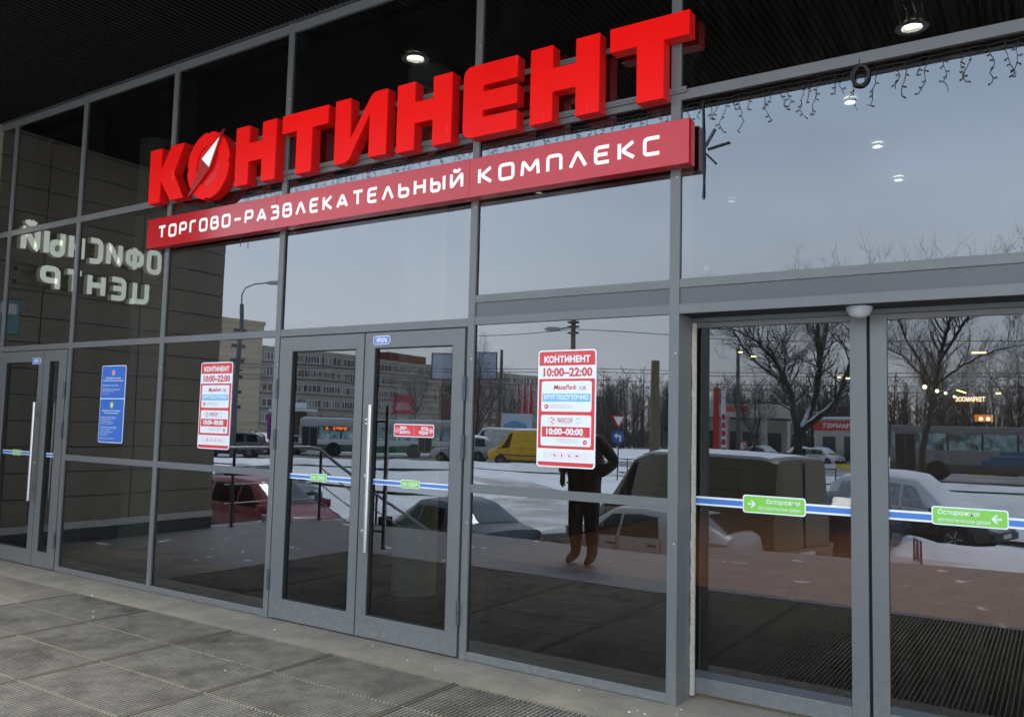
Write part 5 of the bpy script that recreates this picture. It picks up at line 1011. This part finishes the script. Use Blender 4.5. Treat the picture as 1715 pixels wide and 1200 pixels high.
for k, (z, dy) in enumerate(((7.3, 0), (7.0, 1.1), (6.7, -4), (6.35, -5.2))):
    wire(('upper near trolley wire', 'lower near trolley wire', 'upper far trolley wire', 'lower far trolley wire')[k]+' over the road', (-70, -24+dy, hgt(z)), (-40, -48+dy, hgt(z)), .12); wire(('upper near trolley wire', 'lower near trolley wire', 'upper far trolley wire', 'lower far trolley wire')[k]+' over the road', (-40, -48+dy, hgt(z)), (40, -58+dy, hgt(z)), .5)
# ------------------------------------------------------------------ signs, fences, fuel station, flags
t = thing('road_sign', 'give way triangle above a round blue left arrow sign on one post', 'road sign', (-21.1, -38.47, GZ)); m = MB(); m.tube([(0, 0, 0), (0, 0, 3.7)], .04, PDK, 8); m.build('post', t, 50)
FS = lambda z: (Vector((0, .05, z)), Vector((-.9, .43, 0)).normalized(), Vector((0, 0, 1)), Vector((.43, .9, 0)).normalized()); SR = mat('sign_red', (.45, .03, .03), .4); SB = mat('sign_blue', (.03, .10, .38), .4)
m = MB(); m.prism([(-.42, .36), (.42, .36), (0, -.38)], FS(3.28), 0, .02, SR); m.prism([(-.29, .29), (.29, .29), (0, -.22)], FS(3.28), .021, .03, PWHT); m.build('give_way_sign', t)
m = MB(); m.prism(circ(0, 0, .36, 24), FS(2.45), 0, .02, SB); ribbon(m, [(-.12, -.24), (-.12, .06), (.14, .06)], .09, False, FS(2.45), .021, .03, PWHT); ribbon(m, [(.06, .17), (.19, .06), (.06, -.05)], .07, False, FS(2.45), .021, .032, PWHT); m.build('arrow_sign', t)
t = thing('road_fence', 'low grey metal fence along the road behind the blue arrow sign', 'fence', (-17, -41.5, GZ+.15)); m = MB()
for z in (.15, .95): m.tube([(-7, -.8, z), (7, .4, z)], .03, PDK, 5)
m.build('rails', t)
for k in range(9): x = -7+k*1.75; m = MB(); m.tube([(x, -.8+1.2*(x+7)/14, 0), (x, -.8+1.2*(x+7)/14, 1.0)], .035, PDK, 6); m.build('fence_post', t)
GW = mat('station_pale_wall', (.42, .40, .35), .6); GR = mat('station_red', (.50, .04, .035), .4)
gs = thing('filling_station', 'pale fuel station with red fascia panels beyond the road', 'filling station', (-29.5, -80, GZ)); m = MB(); m.box(-4.2, 6.0, -3, 2.2, 4.4, 5.7, GW); m.build('canopy_roof', gs)
for a, b in ((-3.6, -1.2), (.6, 3.4)): m = MB(); m.box(a, b, 2.21, 2.26, 4.9, 5.5, GR); m.build('fascia_panel', gs)
for x in (-3.2, .6, 4.4): m = MB(); m.box(x, x+.5, 1.2, 1.7, 0, 4.4, GW); m.build('canopy_column', gs)
for x in (-1.6, 2.4): m = MB(); m.box(x-.45, x+.45, .6, 1.2, .15, 2.0, GR, .08); m.box(x-.35, x+.35, 1.2, 1.23, 1.2, 1.8, PWHT); m.build('fuel_pump', gs)
m = MB(); m.box(-4, 5.6, -4.5, -3.2, 0, 4.2, GW); m.build('kiosk_wall', gs)
for k in range(4): m = MB(); m.box(-3.6+k*2.3, -1.9+k*2.3, -3.2, -3.12, .6, 2.9, PAN); m.build('kiosk_window', gs)
st = thing('price_pylon', 'tall red and white fuel price pylon beside the road', 'pylon', (-25.0, -66.0, GZ)); FP = (Vector((0, 0, 0)), Vector((-.93, .36, 0)), Vector((0, 0, 1)), Vector((.36, .93, 0)))
m = MB(); m.prism([(-.55, 0), (-.18, 0), (-.18, 6.6), (-.55, 6.6)][0:], FP, -.2, .2, PWHT); m.prism([(.0, 0), (.5, 0), (.5, 6.7), (.0, 6.7)], FP, -.2, .2, GR); m.build('pylon_body', st)
m = MB()
for k in range(5): m.prism(rrect(-.52, -.21, 1.0+k*.72, 1.5+k*.72, .06), FP, .2, .22, GR)
m.build('price_panel', st)
sh = thing('roadside_shop', 'small pale shop with a red name band beyond the road', 'shop', (-17.3, -79.5, GZ)); m = MB(); m.box(-3.0, 3.0, -3, 0, 0, 4.4, GW); m.build('wall', sh); m = MB(); m.box(-3.1, 3.1, -.02, .12, 3.3, 4.2, GR); m.box(-3.2, 3.2, -3.2, .2, 4.4, 4.62, SNR); m.build('name_band', sh)
m = MB(); txt(m, 'СУПЕРМАРКЕТ', 0, 3.55, .42, frame((0, .125, 0), (-1, 0, 0), (0, 0, 1), (0, 1, 0)), .01, PWHT, 'CENTER', 5.2, .02); m.build('lettering', sh)
for x in (-2.2, -.2, 1.4): m = MB(); m.box(x, x+1.2, -.0, .06, .4, 2.7, PAN); m.build('window', sh)
m = MB()
for x, z in ((2.2, 2.7), (2.6, 2.7), (2.2, 1.9), (2.6, 1.9), (2.6, 1.2)): m.box(x, x+.16, .0, .05, z, z+.32, mat('lit_white_window', (1, 1, 1), .5, emit=(.9, .95, 1, .8)))
m.build('lit_panes', sh)
FLG = mat('red_flag_cloth', (.36, .02, .04), .8)
f0 = None
for k, (dx, lb_) in enumerate(((-.3, 'left one of the three furled red flags on white poles'), (.50, 'middle one of the three furled red flags on white poles'), (1.3, 'right one of the three furled red flags, beside the hours poster'))):
    P = Vector((-59.6, -87.7, GZ))+TU*dx
    if f0 is None:
        f0 = thing('flag', lb_, 'flag', P, 0, 'red flags by the road'); m = MB(); m.tube([(0, 0, 0), (0, 0, 8.9)], .06, PWHT, 7); m.build('flag_pole', f0)
        m = MB(); m.tube([(.05, 0, 8.7), (.18, 0, 7.6), (.30, 0, 6.2), (.42, .05, 4.8), (.34, .05, 3.7), (.2, 0, 3.3)], [.05, .14, .22, .32, .28, .08], FLG, 7); m.build('flag_cloth', f0, 60)
    else: copy_thing(f0, P, label=lb_)
def board(name, label, cat, x, y, w_, z0, z1, mt, mt2=None, posts=True):
    t = thing(name, label, cat, (x, y, GZ)); n_ = (Vector((0, 4.6, 0))-Vector((x, y, 0))).normalized(); U = Vector((n_.y, -n_.x, 0)); F = (Vector((0, 0, 0)), U, Vector((0, 0, 1)), n_)
    m = MB(); m.prism([(-w_/2, z0), (w_/2, z0), (w_/2, z1), (-w_/2, z1)], F, -.06, .06, mt); m.build('board_panel', t)
    if mt2: m = MB(); m.prism([(-w_*.42, z0+.2*(z1-z0)), (w_*.42, z0+.2*(z1-z0)), (w_*.3, z0+.55*(z1-z0)), (-w_*.1, z0+.7*(z1-z0)), (-w_*.42, z0+.5*(z1-z0))], F, .061, .08, mt2); m.build('print_panel', t)
    for s in ((-.35, .35) if posts else ()): m = MB(); m.tube([U*w_*s+n_*-.1, U*w_*s+n_*-.1+Vector((0, 0, z1-.1))], .06, PDK, 6); m.build('post', t)
    return t
board('hoarding', 'pale hoarding with a blue print behind the yellow van', 'board', -43.5, -62.5, 2.9, 1.9, 4.0, mat('pale_blue_board', (.45, .52, .6), .5), mat('board_blue', (.12, .3, .5), .5)); board('hoarding', 'pale green hoarding just left of the hours poster over the yellow van', 'board', -40.8, -64.6, 2.8, 1.9, 3.8, mat('pale_green_board', (.42, .5, .46), .5), mat('board_grey', (.2, .21, .2), .5))
board('banner', 'bright green banner with yellow marks over the front of the city bus', 'banner', -60.2, -48.2, 1.5, 4.3, 6.0, mat('banner_green', (.03, .26, .10), .5), mat('banner_lime', (.35, .5, .05), .5)); board('poster_stand', 'magenta poster stand left of the front of the city bus', 'poster', -57.8, -45.4, 1.3, 1.3, 3.5, mat('poster_magenta', (.28, .04, .2), .5), mat('poster_violet', (.12, .03, .22), .5))
board('red_banner', 'red banner under the brick penthouse, over the bus tail', 'banner', -58.5, -63.0, 2.0, 3.9, 5.9, mat('banner_red', (.35, .03, .05), .5), mat('banner_pink', (.4, .2, .22), .5))
ks = thing('kiosk', 'brown street kiosk with a snowy double roof beside the green banner', 'kiosk', (-57.2, -46.9, GZ)); m = MB(); m.box(-.9, .9, -.9, .9, 0, 3.7, mat('kiosk_brown', (.13, .08, .06), .7)); m.build('wall', ks); m = MB(); m.box(-1.5, 1.5, -1.5, 1.5, 3.7, 3.95, SNR, .05); m.box(-.9, .9, -.9, .9, 4.0, 4.5, SNR, .1); m.build('snowy_roof', ks)
m = MB(); m.box(-.6, .6, .9, .95, 1.4, 2.6, PANR); m.box(-.7, .7, .95, 1.0, 3.0, 3.5, mat('kiosk_orange', (.5, .22, .05), .5)); m.build('window', ks)
# low barriers on the car park
def barrier(label, x, y, mt, w_=.75, h=.50, rz=0.):
    t = thing('parking_barrier', label, 'barrier', (x, y, GZ+.16), rz, 'folding parking barriers'); m = MB(); m.tube([(-w_/2, 0, 0), (-w_/2+.03, 0, h), (w_/2-.03, 0, h), (w_/2, 0, 0)], .025, mt, 8); m.build('hoop', t, 40)
    m = MB(); m.prism([(-.20, .04), (.16, .04), (.06, h-.03), (-.08, h-.03)], FR, -.01, .01, mt); m.build('plate', t)
    m = MB()
    for k in range(4): x_ = -w_/2+.06+k*(w_-.12)/3.4; m.box(x_, x_+.11, -.028, .028, h-.027, h+.030, PWHT)
    m.build('white_bands', t)
OR = mat('barrier_orange', (.55, .10, .04), .5); barrier('orange folding barrier on the snow behind the tail of the olive van', -5.7, -15.3-.4, OR, .8, .5, .3); barrier('red folding barrier in front of the silver sedan doors', -7.3, -8.9, GR, 1.2, .5, .1); barrier('violet folding barrier seen edge on near the snow buried car', -2.75, -15.6, mat('barrier_violet', (.16, .05, .13), .5), .75, .5, 1.25)
# snow ridges along the car park edge and verge
def ridge(label, pts, w_, h, seed):
    rd = random.Random(seed); m = MB(); vs = []; n = 9; k_ = len(pts)*6
    for i in range(k_+1):
        f = i/k_*(len(pts)-1); j = min(len(pts)-2, int(f)); p = Vector(pts[j]).lerp(Vector(pts[j+1]), f-j); d = (Vector(pts[j+1])-Vector(pts[j])).normalized(); q = Vector((-d.y, d.x)); e = min(1, 3*min(i, k_-i)/k_)
        for s in range(n): v = -1+2*s/(n-1); z = h*e*(1-v*v)*(.75+.5*mnoise.noise(Vector((p.x*.9, p.y*.9, v*2+seed)))); P = p+q*(w_*v*.5); vs.append((P.x, P.y, GZ+.10+max(0, z)))
    m.add(vs, [(i*n+s, (i+1)*n+s, (i+1)*n+s+1, i*n+s+1) for i in range(k_) for s in range(n-1)], SNOW); tag(m.build('snow_ridge', None, 180), label, 'snow bank', kind='structure')
ridge('', [(-6.2, -17.2), (-3.4, -17.5), (-.2, -16.8), (3, -17.4)], 2.4, .42, 1); ridge('', [(-30, -25), (-22, -24), (-17, -22.2)], 3.5, .5, 2); ridge('', [(-60, -23), (-46, -32.5), (-32, -40), (-20, -44.5), (-6, -47.3), (20, -49.3)], 3.2, .55, 3); ridge('', [(-8.2, -23.0), (-2, -23.6), (6, -23.4)], 3, .5, 4)
# ------------------------------------------------------------------ people
SKIN = mat('skin', (.50, .33, .25), .55); COAT = mat('dark_brown_coat', (.030, .022, .018), .85, noise=(14, .25)); TRO = mat('black_trousers', (.012, .012, .014), .9); BOOT = mat('dark_brown_boots', (.035, .022, .015), .6); HAIR = mat('dark_hair', (.02, .014, .01), .6); GLOVE = mat('dark_glove', (.02, .018, .018), .8); BAG = mat('black_bag', (.014, .013, .013), .6)
def skin(name, chains, m_, parent, root=0, sub=2):
    """one continuous surface grown round joint chains [(name, x, y, z, r)] that share joints by name"""
    ids = {}; vs = []; rs_ = []; ed = []
    for ch in chains:
        prev = None
        for q in ch:
            if isinstance(q, str): i = ids[q]
            else:
                i = len(vs); ids[q[0]] = i; vs.append(q[1:4]); rs_.append(q[4])
            if prev is not None: ed.append((prev, i))
            prev = i
    me = bpy.data.meshes.new(name); me.from_pydata(vs, ed, []); o = bpy.data.objects.new(name, me); C.objects.link(o)
    md = o.modifiers.new('skin', 'SKIN'); md.use_smooth_shade = True; sm = o.modifiers.new('smooth', 'SUBSURF'); sm.levels = sm.render_levels = sub
    for i, d in enumerate(me.skin_vertices[0].data):
        r = rs_[i]; d.radius = r if isinstance(r, tuple) else (r, r); d.use_root = (i == root)
    dg = bpy.context.evaluated_depsgraph_get(); m2 = bpy.data.meshes.new_from_object(o.evaluated_get(dg)); bpy.data.objects.remove(o); bpy.data.meshes.remove(me); m2.name = name
    m2.materials.clear(); m2.materials.append(m_); m2.polygons.foreach_set('use_smooth', [True]*len(m2.polygons)); m2.polygons.foreach_set('material_index', [0]*len(m2.polygons))
    o = bpy.data.objects.new(name, m2); C.objects.link(o); o.parent = parent; return o
def person(label, loc, rz, coat=COAT, tro=TRO, bag=True, grp=None, sub=2, step=0.0):
    """faces local +y; right elbow out with the hand resting at the coat pocket"""
    t = thing('person', label, 'person', loc, rz, grp); a = step
    arms = {}
    def arm(s):
        n = 'L' if s < 0 else 'R'; W_ = Vector((s*.235, .10, 1.02)); ch = [['chest', (n+'sh', s*.17, 0, 1.41, .065), (n+'el', s*.33, -.10, 1.17, .047), (n+'wr', W_.x, W_.y, W_.z, .031), (n+'pa', s*.20, .155, .965, (.034, .020))]]
        for k, (dx, ln) in enumerate(((-.028, .060), (-.010, .070), (.009, .066), (.027, .052))):
            b = Vector((s*.19+dx*.9, .185-abs(dx)*.2, .935)); ch.append([n+'pa', (n+'f%d' % k, b.x, b.y, b.z, .0095), (n+'g%d' % k, b.x-s*.008, b.y+.004, b.z-ln*.55, .0085), (n+'h%d' % k, b.x-s*.016, b.y-.010, b.z-ln, .007)])
        ch.append([n+'pa', (n+'t0', s*.165, .175, .975, .012), (n+'t1', s*.145, .200, .955, .0095), (n+'t2', s*.14, .205, .930, .008)]); return ch
    leg = lambda s: [['pelvis', ('hip%d' % s, s*.085, 0, .88, .085), ('kn%d' % s, s*.10, .02+s*a*.5, .49, .058), ('an%d' % s, s*.105, -.01+s*a, .10, .040), ('ba%d' % s, s*.115, .09+s*a, .04, .038), ('to%d' % s, s*.12, .16+s*a, .032, .026)]]
    skin('body', [[('pelvis', 0, 0, .96, (.13, .10)), ('waist', 0, 0, 1.12, (.12, .09)), ('chest', 0, 0, 1.34, (.15, .10)), ('nk0', 0, -.005, 1.47, .058), ('nk1', 0, .012, 1.525, .052), ('jaw', 0, .030, 1.575, (.062, .066)), ('eye', 0, .022, 1.635, (.074, .086)), ('top', 0, .010, 1.705, (.066, .078))], ['jaw', ('chin', 0, .075, 1.555, .026)], ['eye', ('nose0', 0, .095, 1.625, .014), ('nose1', 0, .118, 1.605, .013)]]+arm(-1)+arm(1)+leg(-1)+leg(1), SKIN, t, 0, sub)
    bo = bpy.data.objects[[c.name for c in t.children if c.name.startswith('body')][0]].data; bo.materials.append(GLOVE)
    for p in bo.polygons:
        if p.center.z < 1.06 and (abs(p.center.x) > .12 and p.center.y > .06 or p.center.z < .45): p.material_index = 1
    m = MB()
    for s in (-1, 1): m.lathe([(0, -.012), (.010, -.006), (.012, 0), (.010, .006), (0, .012)], (s*.031, .103, 1.645), (0, 1, 0), mat('eye_white', (.7, .7, .68), .3), 10); m.lathe([(0, .0135), (.005, .0125)], (s*.031, .103, 1.645), (0, 1, 0), DARK, 8)
    m.build('eyes', t, 60); m = MB(); m.tube([(-.024, .102, 1.580), (0, .108, 1.582), (.024, .102, 1.580)], .005, mat('lips', (.35, .14, .12), .5), 6); m.build('mouth', t, 60)
    m = MB()
    for s in (-1, 1): m.lathe([(0, .012), (.014, .010), (.022, .003), (.020, -.004)], (s*.078, .005, 1.625), (s, 0, 0), SKIN, 10)
    m.build('ears', t, 60)
    skin('hair', [[('h0', 0, .030, 1.742, (.056, .036)), ('h1', 0, -.012, 1.735, (.076, .052)), ('h2', 0, -.055, 1.660, (.080, .052)), ('h3', 0, -.070, 1.58, (.066, .040))]], HAIR, t, 1, sub)
    skin('jacket', [[('hem', 0, 0, .76, (.232, .165)), ('pel', 0, 0, .95, (.215, .160)), ('wst', 0, 0, 1.13, (.185, .145)), ('chest', 0, 0, 1.33, (.19, .140)), ('col', 0, -.004, 1.455, (.095, .085)), ('col2', 0, -.012, 1.515, (.080, .078))]]+[['chest', ('s%d' % s, s*.19, -.002, 1.395, .085), ('e%d' % s, s*.345, -.105, 1.165, .074), ('c%d' % s, s*.265, .045, 1.055, .058), ('cc%d' % s, s*.245, .085, 1.030, .050)] for s in (-1, 1)], coat, t, 1, sub)
    skin('trousers', [[('p', 0, 0, .94, (.14, .11))]]+[['p', ('h%d' % s, s*.092, 0, .84, .112), ('k%d' % s, s*.105, .018+s*a*.5, .49, .092), ('a%d' % s, s*.11, -.008+s*a, .20, .082)] for s in (-1, 1)], tro, t, 0, sub)
    for s in (-1, 1): skin('boot', [[('b0', s*.108, -.008+s*a, .30, .074), ('b1', s*.108, -.014+s*a, .11, .064), ('b2', s*.118, .060+s*a, .058, (.054, .050)), ('b3', s*.128, .135+s*a, .042, (.046, .036))]], BOOT, t, 0, sub)
    if bag:
        m = MB(); m.box(.24, .38, -.23, .05, .92, 1.16, BAG, .04); m.build('shoulder_bag', t, 40); m = MB(); m.tube([(.30, -.08, 1.15), (.20, -.10, 1.40), (.10, -.04, 1.50), (0, .02, 1.47)], .016, BAG, 6); m.build('bag_strap', t, 50)
    return t
person('person in a dark hip length coat and dark trousers standing on the terrace', (-4.62, -3.95, 0), .05, bag=False)
rd = random.Random(9); COAT2 = mat('black_coat', (.02, .02, .024), .9); COAT3 = mat('grey_coat', (.16, .15, .14), .9)
pz = None
for k, (x, y, lb_) in enumerate(((-55.5, -36.6, 'tiny person in black walking left of the street lamp pole'), (-55.0, -37.1, 'tiny person in black close beside the street lamp pole'), (-53.8, -38.6, 'tiny person in a black coat right of the street lamp, second of the walkers'), (-53.1, -39.5, 'tiny person in a pale grey coat at the right of the walkers'), (-53.4, -39.2, 'tiny person in black just behind the pale grey walker'))):
    person(lb_, (x, y, GZ+.2), rd.uniform(0, 6), COAT3 if k == 3 else COAT2, TRO, False, 'people walking by the brick tower', 1, .16)

rd = random.Random(15); m = MB(); GRT = mat('grit', (.16, .14, .12), .9); GRS = mat('salt_grain', (.55, .54, .52), .9)
for k in range(240):
    x, y = rd.uniform(-9.8, 1), rd.uniform(-.40, -.03) if k < 150 else rd.uniform(-.42, -2.4); q = rd.uniform(.002, .007)*(1.6 if rd.random() < .08 else 1); z = .001
    m.lathe([(0, q*.7), (q*.7, q*.4), (q, 0)], (x, y, z), (rd.uniform(-.3, .3), rd.uniform(-.3, .3), 1), GRS if rd.random() < .3 else GRT, 5)
tag(m.build('floor_grit'), 'scattered grit and salt grains on the stone and the grating', 'grit', kind='stuff')
